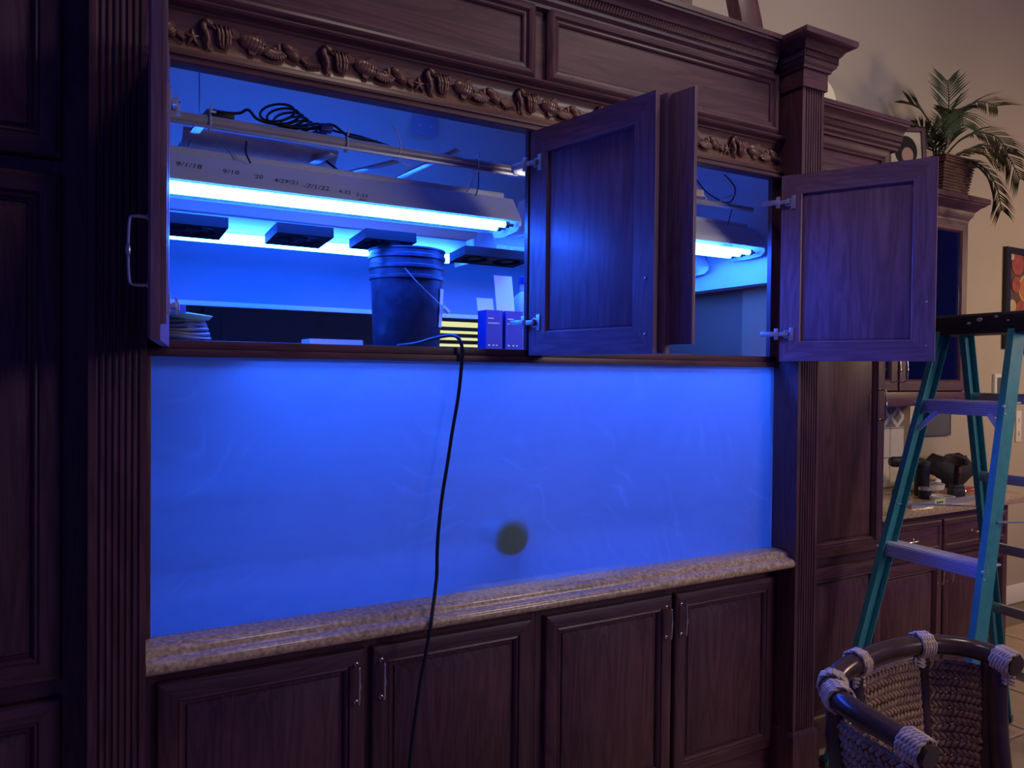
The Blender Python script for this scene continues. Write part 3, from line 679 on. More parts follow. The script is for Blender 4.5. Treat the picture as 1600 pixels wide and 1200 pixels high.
# right compartment clutter
wire('hanging_rail_bar', [(1.60,.20,2.498),(2.2,.20,2.498),(2.72,.20,2.498)], .013, 'pvc_tube', 'dark bar hanging above the tube light beside the rightmost canopy door', 'rail', 3)
wire('loose_wire', [(2.33,.21,2.60),(2.42,.21,2.54),(2.47,.20,2.49),(2.55,.20,2.535),(2.62,.2,2.555)], .003, 'white_plastic', 'white wire tied around the bar beside the rightmost canopy door', 'wire')
wire('loose_wire', [(2.30,.25,2.63),(2.40,.25,2.62),(2.50,.26,2.56),(2.62,.25,2.53),(2.66,.25,2.60),(2.60,.26,2.66)], .003, 'cable_black', 'thin black wire looping above the bar at the right', 'cable')
wire('loose_wire', [(2.59,.20,2.485),(2.575,.20,2.44),(2.565,.20,2.41)], .0022, 'cable_black', 'short dark wire dropping from the bar at the right', 'wire')
tag(MB().obox((2.30,.24,2.535), (1,0,.02), (0,1,0), (0,0,1), .12, .04, .016).build('wood_block', 'plank_tan', bevel=.003), 'small tan board lying on the bar at the right', 'board')

# ------------------------------------------------------------------ things standing on the tank
bk = thing('bucket', 'black five gallon bucket with ribbed rim standing on the tank', 'bucket', (1.134, .5, 1.822))
P = [(.128,0),(.131,.004),(.141,.265),(.149,.268),(.149,.278),(.143,.282),(.144,.305),(.151,.308),(.151,.318),(.145,.322),(.146,.345),(.152,.348),(.152,.360),(.147,.364),(.148,.378),(.152,.380),(.152,.386),(.146,.386),(.138,.27),(.126,.01)]
MB().lathe(P, bk.location, 40, closed=False).build('shell', 'bucket_plastic', bk, smooth=35)
ca = math.radians(-115); e0 = Vector((.15*math.cos(ca), .15*math.sin(ca), .30))
MB().tube(spline([bk.location+e0, bk.location+Vector((-.02,-.160,.245)), bk.location+Vector((.050,-.152,.19)), bk.location+Vector((.105,-.120,.160)), bk.location+Vector((.150,-.06,.155)), bk.location+Vector((.168,.02,.19)), bk.location+Vector((.145,.045,.30))], 6), .0024, 6).build('bail_wire', 'steel', bk)
MB().tube([bk.location+Vector((.100,-.126,.162)), bk.location+Vector((.150,-.062,.150))], .009, 10).build('grip', 'white_plastic', bk)
lab = MB(); LL = []
for z, j in ((.085,0),(.15,.1),(.235,-.05)):
    LL.append([bk.location+Vector(((.1345+z*.045)*math.cos(a), (.1345+z*.045)*math.sin(a), z)) for a in [math.radians(-48+q*5+j*8) for q in range(6)]])
for r in range(2):
    lab.add(LL[r]+LL[r+1], [(q, q+1, q+7, q+6) for q in range(5)])
lab.build('label_sticker', 'paper', bk)
def carton(x, y, w, d, h, label, flap, fl2=None):
    t = thing('carton', label, 'box', (x, y, 1.822), 'blue cartons beside the bucket')
    MB().ring(x-w/2, x+w/2, y-d/2, y+d/2, [(0,1.822),(0,1.822+h),(-.002,1.822+h),(-.002,1.83)], cap0=True).build('box_body', 'blue_card', t, smooth=0)
    fx0, fx1, fz, ty = flap
    MB().bar((x+fx0, y+d/2, 1.822+h), (x+fx0, y+d/2+ty, 1.822+fz), .002, .002).add([(x+fx0,y+d/2-.001,1.822+h),(x+fx1,y+d/2-.001,1.822+h),(x+fx1,y+d/2+ty,1.822+fz),(x+fx0,y+d/2+ty,1.822+fz)], [(0,1,2,3)]).build('flap', 'white_plastic', t, smooth=0)
    m = MB()
    for k, (a, b, z, hh) in enumerate(((-.4,-.05,h*.78,.004),(-.4,.32,h*.68,.0018),(-.4,.30,h*.655,.0018),(-.38,-.26,h*.10,.006),(-.1,.0,h*.10,.006),(.12,.2,h*.10,.006))):
        m.box(x+a*w, x+b*w, y-d/2-.0012, y-d/2-.0002, 1.822+z, 1.822+z+hh)
    m.build('printing', 'white_plastic', t, smooth=0)
carton(1.456, .40, .074, .075, .160, 'blue carton with raised white flap, nearer the bucket', (-.037, .037, .215, .012))
carton(1.548, .40, .080, .075, .160, 'blue carton with tall white flap, beside the hinge', (-.040, .045, .315, .03))
wb = thing('white_bottle', 'white plastic jug half hidden by the canopy door hinge', 'bottle', (1.665, .48, 1.822))
MB().lathe([(.05,0),(.055,.01),(.055,.20),(.045,.235),(.022,.255),(.022,.29),(.026,.29),(.026,.31)], wb.location, 24).build('bottle_body', 'white_plastic', wb)
MB().lathe([(.027,.288),(.027,.318),(.02,.32)], wb.location, 20).build('lid', 'blue_card', wb)
hs = thing('coiled_hose', 'coil of dark hose at the left end of the tank top', 'hose', (.29, .22, 1.822))
for k in range(5): MB().tube([(.275+(.088-.004*k)*math.cos(2*PI*q/28), .24+(.085-.004*k)*math.sin(2*PI*q/28), 1.829+.012*k+.004*math.sin(4*PI*q/28+k)) for q in range(28)], .0065, 8, closed=True).build('coil', 'hose', hs)
tag(MB().lathe([(.0,.0),(.05,.001),(.085,.012),(.094,.026),(.090,.026),(.08,.016),(.0,.006)], (.275,.235,1.884), 28, (.10,-.10,1)).build('pale_dish', 'towel', smooth=50), 'pale aqua dish lying on the coiled hose', 'dish')
tag(MB().obox((.258,.25,1.918), (1,.1,0), (0,1,0), (0,0,1), .035, .03, .015).build('folded_cloth', 'blue_card', bevel=.006), 'small folded blue cloth on the pale dish', 'cloth')
tag(MB().ring(.735, .935, .44, .56, [(0,1.822),(0,1.848),(-.004,1.848),(-.006,1.830)], cap0=True).build('white_tray', 'white_plastic', smooth=0), 'shallow white tray on the tank left of the bucket', 'tray')
wire('power_cable', [(1.02,.30,1.826),(1.045,.18,1.832),(1.075,.09,1.848),(1.106,.02,1.856),(1.118,-.016,1.842),(1.127,-.024,1.804),(1.124,-.022,1.74),(1.115,-.020,1.648),(1.094,-.020,1.53),(1.079,-.020,1.434),(1.058,-.024,1.32),(1.044,-.030,1.224),(1.034,-.04,1.14),(1.023,-.062,1.06),(.992,-.105,.975),(.972,-.130,.918),(.952,-.135,.82),(.932,-.14,.73),(.898,-.15,.50),(.87,-.17,.2),(.86,-.22,.01)], .0062, 'cable_black', 'black power cable hanging over the front of the tank', 'cable', 6)

# ------------------------------------------------------------------ bar niche right of the tall cabinet
bar = thing('bar_cabinet', 'dark bar base cabinet with drawers behind the ladder', 'cabinet', (4.32, .55, 0))
B(3.60, 5.03, .272, .85, 0, .955).build('body', 'wood_v', bar, smooth=0)
for z0, z1 in ((0,.10),(.70,.735),(.915,.955)): B(3.60, 5.03, .25, .272, z0, z1).build('face_rail', 'wood_h', bar, smooth=0)
for x0, x1 in ((3.60,3.68),(4.29,4.35),(4.97,5.03)): B(x0, x1, .249, .272, 0, .955).build('face_stile', 'wood_v', bar, smooth=0)
raised_door(bar, 3.66, 4.312, .10, .695, .25, 4.275, .62, hl=.13); raised_door(bar, 4.328, 4.99, .10, .695, .25, 4.365, .62, hl=.13)
for x0, x1 in ((3.66, 4.312), (4.328, 4.99)):
    d = empty('drawer', bar)
    MB().rect(x0, x1, .735, .915, [(0,.25),(0,.234),(.006,.229),(.03,.228),(.036,.234),(.046,.234),(.062,.228)], cap0=True).build('drawer_front', 'wood_h', d, smooth=30)
    o = obj('handle', pull(.11), d, Vector(((x0+x1)/2, .229, .825))-bar.location); o.rotation_euler = (0, PI/2, 0)
ct = [(3.45,.85),(3.45,.20)]+[(5.10+.20*math.sin(a), .40-.20*math.cos(a)) for a in [PI/2*k/8 for k in range(9)]]+[(5.30,.85)]
tag(MB().prism(ct, 'z', .957, .992).build('bar_counter', 'granite', bevel=.006), 'tan granite bar counter with a rounded right end', 'counter')
ub = thing('glass_cabinet', 'dark wall cabinet with glass doors above the bar', 'cabinet', (4.32, .7, 1.58))
B(3.60, 5.03, .84, .85, 1.58, 2.74).build('back_board', 'wood_v', ub, smooth=0)
for x0, x1 in ((3.60,3.63),(5.0,5.03)): B(x0, x1, .542, .84, 1.58, 2.74).build('side_panel', 'wood_v', ub, smooth=0)
for z in (1.58, 2.06, 2.72): B(3.63, 5.0, .545, .84, z, z+.022).build('shelf', 'wood_h', ub, smooth=0)
B(3.60, 5.03, .50, .545, 1.555, 1.64).build('light_rail', 'wood_h', ub, bevel=.004)
GF = [(0,0),(0,-.016),(.004,-.021),(.060,-.021),(.068,-.014),(.074,-.006),(.074,0)]
for x0, x1, hx in ((3.63, 4.312, 4.285), (4.328, 5.02, 4.355)):
    d = empty('door', ub)
    frame_pieces(d, x0, x1, 1.645, 2.735, [(i, y+.54) for i, y in GF], 'wood_v', 'wood_h', local=False)
    B(x0+.07, x1-.07, .530, .534, 1.715, 2.665).build('pane', 'cabinet_glass', d, smooth=0)
    obj('handle', pull(.13), d, Vector((hx, .519, 1.77))-ub.location)
cr = MB().ring(3.60, 5.03, .54, .75, [(0,2.725),(.01,2.735),(.014,2.755),(.03,2.775),(.036,2.80),(.06,2.825),(.085,2.84),(.088,2.846),(.10,2.85),(.10,2.882)], cap0=True).build('crown_molding', 'wood_h', ub, smooth=30)
vz = thing('red_vase', 'red glass vase inside the glass cabinet', 'vase', (4.72, .69, 1.602))
MB().lathe([(.05,0),(.06,.01),(.075,.08),(.09,.20),(.06,.30),(.035,.34),(.05,.36)], vz.location, 24).build('vase_body', 'red_glass', vz)
jr = thing('glass_jar', 'clear glass jar on the upper shelf of the glass cabinet', 'jar', (4.86, .66, 2.082))
MB().lathe([(.055,0),(.06,.006),(.06,.12),(.05,.135),(.05,.145)], jr.location, 20).build('jar_body', 'jar_glass', jr)
MB().lathe([(.052,.145),(.052,.165),(.02,.17)], jr.location, 20).build('lid', 'steel', jr)
tag(MB().lathe([(.035,0),(.04,.01),(.04,.14),(.016,.19),(.016,.24),(.02,.24),(.02,.26)], (4.80,.74,2.082), 18).build('amber_bottle', 'amber'), 'amber bottle behind the glass jar in the glass cabinet', 'bottle')
# backsplash tiles
bs = struct('wall_backsplash', B(3.60, 4.93, .842, .85, .992, 1.58), 'grout', smooth=0)
me1 = MB().rect(-.073, .073, -.0955, .0955, [(0,.0),(0,-.005),(.003,-.007)], cap1=True).mesh('tile', 'splash_tile', smooth=0)
me2 = MB().rect(-.073, .073, -.073, .073, [(0,.0),(0,-.005),(.003,-.007)], cap1=True).mesh('deco_tile', 'splash_tile', smooth=0)
dia = MB().loops([[(.044*math.cos(a)*1.0,-.0072,.044*math.sin(a)) for a in (0,PI/2,PI,1.5*PI)],[(.032*math.cos(a),-.0085,.032*math.sin(a)) for a in (0,PI/2,PI,1.5*PI)]]).mesh('diamond_inset', 'splash_dark', smooth=0)
tri = MB().add([(-.070,-.0078,.066),(-.012,-.0078,.066),(-.070,-.0078,.012)], [(0,1,2)]).add([(.070,-.0078,.066),(.012,-.0078,.066),(.070,-.0078,.012)], [(0,1,2)]).add([(-.070,-.0078,-.066),(-.012,-.0078,-.066),(-.070,-.0078,-.012)], [(0,1,2)]).add([(.070,-.0078,-.066),(.012,-.0078,-.066),(.070,-.0078,-.012)], [(0,1,2)]).mesh('corner_inset', 'splash_dark', smooth=0)
for i in range(5):
    x = 4.19+i*.15
    for z in (1.09, 1.288): obj('tile', me1, bs, (x, .842, z))
    d = obj('deco_tile', me2, bs, (x, .842, 1.462)); obj('diamond_inset', dia, d); obj('corner_inset', tri, d)
    o = obj('tile', me1, bs, (x, .842, 1.585)); o.scale = (1, 1, .45)
struct('trim_2', B(4.93, 5.0, .838, .85, .992, 1.58), 'trim_white', bevel=.002)

# things on the bar counter
def drill(x, y, label, rz):
    t = thing('cordless_drill', label, 'drill', (x, y, .992), 'cordless drills on the bar', rz)
    B(-.038, .038, -.030, .045, 0, .055).build('battery', 'drill_body', t, local=True, bevel=.006)
    MB().tube(spline([(0,.01,.05),(0,.004,.11),(0,-.006,.175),(0,-.006,.20)], 4), .0205, 12).build('grip', 'drill_grip', t, local=True)
    B(-.034, .034, -.026, .03, .052, .075).build('foot', 'drill_body', t, local=True, bevel=.006)
    h = MB().lathe([(.022,-.075),(.031,-.06),(.033,.0),(.031,.04),(.024,.055)], (0,0,.225), 18, (0,-1,0)).build('motor_housing', 'drill_body', t, local=True)
    MB().lathe([(.020,.05),(.022,.055),(.022,.085),(.013,.105),(.006,.106)], (0,0,.225), 16, (0,-1,0)).build('chuck', 'drill_grip', t, local=True)
    B(-.008, .008, -.036, -.016, .15, .185).build('trigger', 'red_tool', t, local=True, bevel=.003)
drill(4.34, .50, 'black cordless drill standing beside the tall cabinet edge', 1.0)
drill(4.74, .40, 'black cordless drill standing at the middle of the bar', -.55)
cn = thing('canister', 'black canister between the two drills', 'canister', (4.57, .52, .992))
MB().lathe([(.04,0),(.043,.005),(.043,.185),(.038,.19)], cn.location, 24).build('can_body', 'black_plastic', cn)
MB().lathe([(.045,.19),(.045,.215),(.03,.222)], cn.location, 24).build('lid', 'drill_body', cn)
jr2 = thing('small_jar', 'small dark jar with metal lid in front of the canister', 'jar', (4.475, .44, .992))
MB().lathe([(.032,0),(.035,.004),(.035,.055)], jr2.location, 20).build('jar_body', 'black_plastic', jr2)
MB().lathe([(.036,.055),(.036,.07),(.03,.072)], jr2.location, 20).build('lid', 'steel', jr2)
fd = thing('sandwich_tray', 'tray of bread and sliced meat behind the middle drill', 'food', (4.79, .66, .992))
MB().lathe([(.10,0),(.13,.02),(.135,.05),(.128,.05),(.10,.01)], fd.location, 24).build('tray', 'white_plastic', fd)
rb = random.Random(5)
for k in range(7):
    a = k*.9; MB().ell(fd.location+Vector((.07*math.cos(a), .055*math.sin(a), .065+.012*(k % 3))), .055, .045, .024, 12, 8, Matrix.Rotation(a, 3, 'Z')).build('bread_slice', 'bread' if k % 3 else 'white_plastic', fd)
for k in range(3): MB().ell(fd.location+Vector((-.06+.03*k, -.02+.02*k, .115+.01*k)), .05, .04, .022, 12, 8, Matrix.Rotation(.4*k, 3, 'Y')).build('meat_slice', 'ham', fd)
tag(MB().lathe([(.075,0),(.075,.024),(.062,.024),(.062,0)], (4.53,.37,.993), 32, closed=True).build('tape_roll', 'white_plastic', smooth=30), 'roll of white tape lying near the front of the bar', 'tape')
lv = thing('spirit_level', 'long grey spirit level lying along the front of the bar', 'level', (4.40, .27, .992))
B(4.06, 4.78, .255, .285, .992, 1.020).build('level_body', 'alu', lv, bevel=.002)
B(4.27, 4.375, .253, .256, .994, 1.030).build('label_plate', 'label_yellow', lv, bevel=.0005)
for k in range(3): MB().lathe([(.007,0),(.007,.001)], (4.30+.022*k,.2528,1.012), 10, (0,-1,0)).build('mark', 'black_plastic', lv, smooth=0)
pl_ = thing('pliers', 'red-handled pliers lying on the right of the bar', 'pliers', (4.98, .42, .992))
for s in (-1, 1): MB().tube(spline([(4.90,.44+s*.004,1.012),(4.96,.44+s*.02,1.02),(5.08,.44+s*.030,1.012)], 5), .011, 8).build('grip', 'red_tool', pl_)
MB().tube([(4.905,.44,1.012),(4.84,.44,1.010)], [.013,.005], 8).build('jaw', 'steel', pl_)
bg = MB(); L = []
for k in range(9):
    z = .992+.20*k/8; s = math.sin(PI*(.18+.78*(1-k/8)))*.6+.42
    L.append([(5.16+.22*s*math.cos(2*PI*q/20)+.012*math.sin(5*q+k), .70+.12*s*math.sin(2*PI*q/20), z+.02*math.sin(q*1.3)*k/8) for q in range(20)])
bgt = thing('tool_bag', 'black soft bag slumped at the back of the bar', 'bag', (5.10, .70, .992))
bg.loops(L, cap0=True).build('bag_body', 'bag_cloth', bgt, smooth=80)
MB().tube(spline([(4.98,.66,1.15),(5.02,.64,1.205),(5.12,.64,1.21),(5.18,.66,1.16)], 6), .010, 8).build('strap', 'black_rubber', bgt)
gp = thing('grey_panel', 'dark grey flat panel on the wall under the glass cabinet end', 'panel', (5.24, .84, 1.35))
MB().rect(5.10, 5.40, 1.32, 1.60, [(0,.849),(0,.832),(.010,.830),(.014,.834)], cap1=True).build('frame', 'grey_board', gp, smooth=0)

# on top of the cabinets
fg = thing('wood_sculpture', 'dark wooden sculpture leg standing on the crown above the tank', 'sculpture', (2.58, .12, 3.152))
MB().prism([(2.47,3.50),(2.60,3.50),(2.665,3.30),(2.70,3.17),(2.535,3.17),(2.545,3.24),(2.53,3.30)], 'y', .10, .17).build('leg', 'wood_v', fg, bevel=.006)
MB().lathe([(.10,0),(.10,.018)], (2.60,.13,3.152), 20).build('base', 'wood_h', fg)
MB().tube([(2.525,.13,3.17),(2.545,.13,3.215)], [.012,.016], 8).build('white_foot', 'white_plastic', fg)
tag(MB().lathe([(.0,0),(.06,.004),(.115,.016),(.117,.020),(.06,.012),(.0,.010)], (3.085,.16,3.075), 32, (-.1,-1,.18)).build('round_plate', 'cream', smooth=50), 'round cream plate standing behind the right column capital', 'plate')
pf = thing('photo_frame', 'framed portrait photo standing beside the palm basket', 'photo', (4.03, .33, 2.87))
Mf = Matrix.Translation((4.03, .30, 2.875)) @ Matrix.Rotation(-.45, 4, 'Z') @ Matrix.Rotation(-.12, 4, 'X') 
def framed(m): m.v = [tuple(Mf @ Vector(p)) for p in m.v]; return m
framed(MB().rect(-.115, .115, 0, .26, [(0,.012),(0,-.010),(.008,-.013),(.022,-.010),(.024,-.002),(.024,.012)], closed_ring=True)).build('frame', 'wood_v', pf, smooth=30)
framed(B(-.095, .095, -.001, .004, .02, .24)).build('photo', 'photo_back', pf, smooth=0)
def disc(cx, cz, rx, rz, y0, y1, n=24): return MB().loops([[(cx+rx*math.cos(2*PI*k/n), y0, cz+rz*math.sin(2*PI*k/n)) for k in range(n)], [(cx+rx*.97*math.cos(2*PI*k/n), y1, cz+rz*.97*math.sin(2*PI*k/n)) for k in range(n)]])
framed(disc(.0, .125, .066, .088, -.001, -.002)).build('portrait_hair', 'hair', pf, smooth=0)
framed(disc(.004, .015+.03, .070, .026, -.001, -.0018)).build('portrait_shoulders', 'pic_dark', pf, smooth=0)
framed(disc(.008, .100, .034, .046, -.002, -.003)).build('portrait_face', 'skin', pf, smooth=0)
MB().bar((4.05,.34,3.02),(4.10,.45,2.884),.04,.006).build('easel_back', 'wood_v', pf, smooth=0)

# palm
palm = thing('potted_palm', 'palm with arching fronds in a wicker basket on the glass cabinet', 'plant', (4.76, .58, 2.884))
px, py, pz = palm.location
MB().ring(px-.11, px+.11, py-.10, py+.10, [(.02,pz),(.045,pz+.17),(.053,pz+.17),(.055,pz+.215),(.045,pz+.215),(.039,pz+.18)], cap0=True).build('basket', 'wicker', palm, smooth=20)
wm = MB()
for k in range(9):
    z = pz+.012+.018*k; o = .02+.025*(z-pz)/.17+.003
    wm.tube([(px-.11-o,py-.10-o,z),(px+.11+o,py-.10-o,z),(px+.11+o,py+.10+o,z),(px-.11-o,py+.10+o,z)], .006, 6, closed=True)
for k in range(3): 
    z = pz+.178+.015*k; wm.tube([(px-.17,py-.16,z),(px+.17,py-.16,z),(px+.17,py+.16,z),(px-.17,py+.16,z)], .007, 6, closed=True)
tag(wm.build('weave', 'wicker', palm), kind='stuff')
RT, FW = Vector((.8696,-.4936,0)), Vector((.4937,.8695,0))
def frond(path, L=.22, n=20, drop=.35, mat='leaf', wd=.022, label=None):
    P = spline([palm.location+Vector((0,0,.18))+RT*a-FW*c+Vector((0,0,b)) for a, b, c in path], 10); m = MB()
    N = len(P); m.tube(P, [.006*(1-.8*i/N)+.0012 for i in range(N)], 6)
    for i in range(n):
        f = .22+.78*i/(n-1); k = min(N-2, int(f*(N-1))); p = P[k]; T = (P[k+1]-P[k]).normalized()
        side = T.cross(Vector((0,0,1)));  side = side.normalized() if side.length > .15 else RT
        ln = L*(.55+.75*math.sin(PI*min(.97, f*.86)))*(.9+.2*random.random())*.78
        for s in (-1, 1):
            d = (side*s*.8+T*.75+Vector((0,0,.12))).normalized(); q = d.cross(T).normalized()*wd*.5
            up = d.cross(q).normalized()*wd*.5 if False else q
            w2 = T*wd*.42
            c1 = p+d*ln*.5+Vector((0,0,-drop*ln*.12)); c2 = p+d*ln+Vector((0,0,-drop*ln*.55))
            m.add([p-w2*.4, p+w2*.4, c1+w2, c1-w2, c2], [(0,1,2,3),(3,2,4)])
    o = m.build('frond', mat, palm, smooth=0)
    return o
frond([(0,0,0),(.03,.20,.02),(.06,.40,.02),(.06,.56,.0)], .20, 22, .1)
frond([(0,0,0),(.05,.22,.0),(.14,.36,-.02),(.28,.44,-.04),(.42,.42,-.06)], .22, 26, .3)
frond([(0,0,0),(.10,.14,.02),(.22,.22,.02),(.36,.20,.02),(.46,.10,.0)], .20, 26, .5)
frond([(0,0,0),(.10,.07,.08),(.24,.12,.10),(.38,.06,.10),(.47,-.09,.10)], .19, 26, .6)
frond([(.02,0,.02),(.10,.02,.10),(.20,-.02,.14),(.28,-.14,.16),(.32,-.30,.16)], .17, 24, .5)
frond([(0,0,0),(-.06,.16,.04),(-.14,.24,.06),(-.24,.24,.06),(-.33,.15,.05)], .19, 24, .4)
frond([(0,0,0),(-.05,.10,.08),(-.13,.14,.14),(-.22,.09,.18),(-.26,.0,.20)], .17, 22, .5)
frond([(0,0,0),(.0,.20,.06),(.0,.30,.14),(-.02,.28,.26),(-.03,.16,.34)], .21, 26, .5)
frond([(0,0,0),(-.02,.22,.0),(-.08,.38,-.04),(-.15,.44,-.06)], .19, 20, .15)
frond([(0,0,0),(.06,.16,.0),(.10,.28,-.1),(.14,.34,-.22)], .2, 20, .3)
frond([(0,.0,0),(.08,.06,.12),(.16,.06,.18),(.24,-.02,.22)], .12, 14, .6, 'leaf_dry')

# wall picture and fittings
pc = thing('fruit_picture', 'black-framed picture of sliced fruit on the wall behind the ladder', 'picture', (6.40, .84, 1.95))
MB().rect(6.06, 6.72, 1.955, 2.72, [(0,.849),(0,.820),(.006,.815),(.045,.815),(.052,.828),(.052,.849)], closed_ring=True).build('frame', 'frame_black', pc, smooth=30)
B(6.10, 6.68, .832, .845, 1.99, 2.69).build('canvas', 'pic_dark', pc, smooth=0)
rp = random.Random(11); n_ = 0
spots = [(6.22,2.60,.085,'fruit_red'),(6.33,2.42,.10,'fruit_gold'),(6.20,2.44,.06,'fruit_red'),(6.40,2.62,.08,'fruit_red'),(6.155,2.27,.055,'fruit_pale'),(6.27,2.25,.075,'fruit_red'),(6.16,2.12,.06,'fruit_pale'),(6.28,2.09,.07,'fruit_gold'),(6.42,2.25,.08,'fruit_red'),(6.42,2.08,.07,'fruit_pale'),(6.55,2.55,.09,'fruit_gold'),(6.56,2.35,.085,'fruit_red'),(6.57,2.14,.09,'fruit_gold'),(6.14,2.655,.03,'fruit_pale'),(6.20,2.03,.035,'fruit_red')]
for i, (x, z, r, mt) in enumerate(spots):
    f = disc(x, z, r, r*1.05, .832, .826-.0006*(i % 3)).build('painted_fruit', mt, pc, smooth=0)
    if mt == 'fruit_gold':
        disc(x, z, r*.78, r*.82, .826, .8235).build('flesh', 'fruit_flesh', f, smooth=0); disc(x, z, r*.25, r*.3, .8235, .8225).build('core', 'fruit_core', f, smooth=0)
ic = thing('wall_intercom', 'white-framed wall panel with dark centre behind the ladder rail', 'panel', (6.05, .84, 1.55))
MB().rect(5.945, 6.16, 1.50, 1.76, [(0,.849),(0,.832),(.006,.828),(.025,.828),(.028,.834),(.028,.849)], closed_ring=True).build('frame', 'trim_white', ic, smooth=0)
B(5.97, 6.14, .838, .846, 1.52, 1.74).build('screen', 'grey_board', ic, smooth=0)
sw = thing('switch_plate', 'white switch plate on the tan wall beside the ladder', 'switch', (6.32, .845, 1.24))
B(6.27, 6.345, .840, .849, 1.24, 1.48).build('plate', 'trim_white', sw, bevel=.003)
for z in (1.31, 1.41): B(6.30, 6.315, .832, .842, z-.015, z+.015).build('toggle', 'white_plastic', sw, bevel=.001)

# ------------------------------------------------------------------ stepladder
ld = thing('stepladder', 'green fibreglass stepladder with black top cap', 'ladder', (3.38, -.46, 0))
LT, RTp, LF, RF = Vector((3.405,-.285,1.93)), Vector((3.372,-.642,1.93)), Vector((2.908,-.111,0)), Vector((2.846,-.719,0))
ET, EF, FT, FF = Vector((3.512,-.33,1.93)), Vector((4.045,-.254,0)), Vector((3.481,-.627,1.93)), Vector((3.988,-.81,0))
def channel(a, b, w, d, inward, out, name='rail'):
    """C-section rail: web of width w, flanges d turned towards `inward`"""
    t_ = (b-a).normalized(); i = (Vector(inward)-t_*t_.dot(Vector(inward))).normalized(); o = t_.cross(i).normalized()
    if o.dot(Vector(out)) < 0: o = -o
    th = .005; h = w/2
    sec = [(-h,0),(h,0),(h,d),(h-th,d),(h-th,th),(-h+th,th),(-h+th,d),(-h,d)]
    m = MB(); m.loops([[a+o*p+i*q for p, q in sec], [b+o*p+i*q for p, q in sec]], cap0=True)
    return m.build(name, 'fiberglass', ld, smooth=0)
u = Vector((-.09,-1,0)).normalized(); nrm = Vector((-1,.1,0)).normalized()
channel(LT, LF, .075, .028, u, nrm); channel(RTp, RF, .075, .028, -u, nrm)
channel(ET, EF, .068, .028, u, nrm, 'rear_rail'); channel(FT, FF, .068, .028, -u, nrm, 'rear_rail')
capc = (LT+RTp+ET+FT)/4+Vector((0,0,.045))
cm = MB(); ax = (RTp-LT).normalized(); ay = Vector((ax.y, -ax.x, 0))
hw = .228
L = []
for z, gx, gy in ((-.055,hw-.006,.088),(-.05,hw,.092),(.02,hw-.004,.090),(.032,hw-.012,.084)):
    L.append([capc+ax*gx*sx+ay*gy*sy+Vector((0,0,z)) for sx, sy in ((-1,-1),(1,-1),(1,1),(-1,1))])
cp = cm.loops(L, cap0=True).build('top_cap', 'cap_black', ld, bevel=.006)
for k, (s, z, r) in enumerate(((-.02,-.01,.010),(.028,.004,.014),(.10,.012,.008),(.15,-.006,.006))):
    MB().ell(capc-ay*.092*(1 if (ay.dot(Vector((-1,0,0))) < 0) else -1)+ax*s+Vector((0,0,z)), r, .003, r*.7, 10, 6, Matrix.Rotation(math.atan2(ax.y, ax.x), 3, 'Z')).build('paint_spot', 'paint_drip', cp)
def onrail(a, b, z): t_ = (a.z-z)/(a.z-b.z); return a+(b-a)*t_
for z in (1.600, .958, .33):
    a, b = onrail(LT, LF, z), onrail(RTp, RF, z); st = empty('step', ld)
    m = MB(); d = (b-a); c = (a+b)/2
    m.obox(c, d, Vector((-.26,.03,1)), Vector((1,-.1,.26)), d.length/2-.002, .030, .003)
    m.obox(c+Vector((.042,0,.030)), d, Vector((1,0,0)), (0,0,1), d.length/2-.002, .045, .003)
    m.build('tread', 'alu_blue_lit', st, smooth=0)
    rg = MB()
    for k in (-2, -1, 0, 1, 2): rg.bar(a+Vector((-.004-.0025*k,0,k*.010)), b+Vector((-.004-.0025*k,0,k*.010)), .004, .004)
    rg.build('grip_ribs', 'alu_blue_lit', st, smooth=0)
    if z > 1.2:
        for p, q, s in ((a, LF, 1), (b, RF, -1)):
            e = d.normalized()*s
            MB().bar(p+e*.085+Vector((-.002,0,-.02)), onrail(LT if s > 0 else RTp, q, z-.105)+e*.01, .022, .006, (1,0,0)).build('knee_brace', 'alu_blue_lit', st, smooth=0)
    for p in (a, b):
        for dz in (-.016, .016): MB().lathe([(.006,0),(.006,.003),(.003,.005)], p+Vector((-.036-.26*dz,.004,dz)), 8, (-1,0,.2)).build('rivet', 'alu_blue_lit', st)
for z in (1.64, 1.27, .93, .62, .3):
    a, b = onrail(ET, EF, z), onrail(FT, FF, z)
    MB().bar(a, b, .028, .045).build('rear_brace', 'alu', ld, bevel=.003)
for p, w in ((LF, 0), (RF, 0), (EF, 1), (FF, 1)):
    MB().obox(p+Vector((.0,0,.018)), (1,0,0), (0,1,0), (0,0,1), .05, .025, .018).build('foot_pad', 'black_rubber', ld, bevel=.004)
for s in ((LT, LF, ET, EF), (RTp, RF, FT, FF)):
    MB().bar(onrail(s[0], s[1], 1.16), onrail(s[2], s[3], 1.12), .018, .006).build('spreader', 'alu', ld, smooth=0)

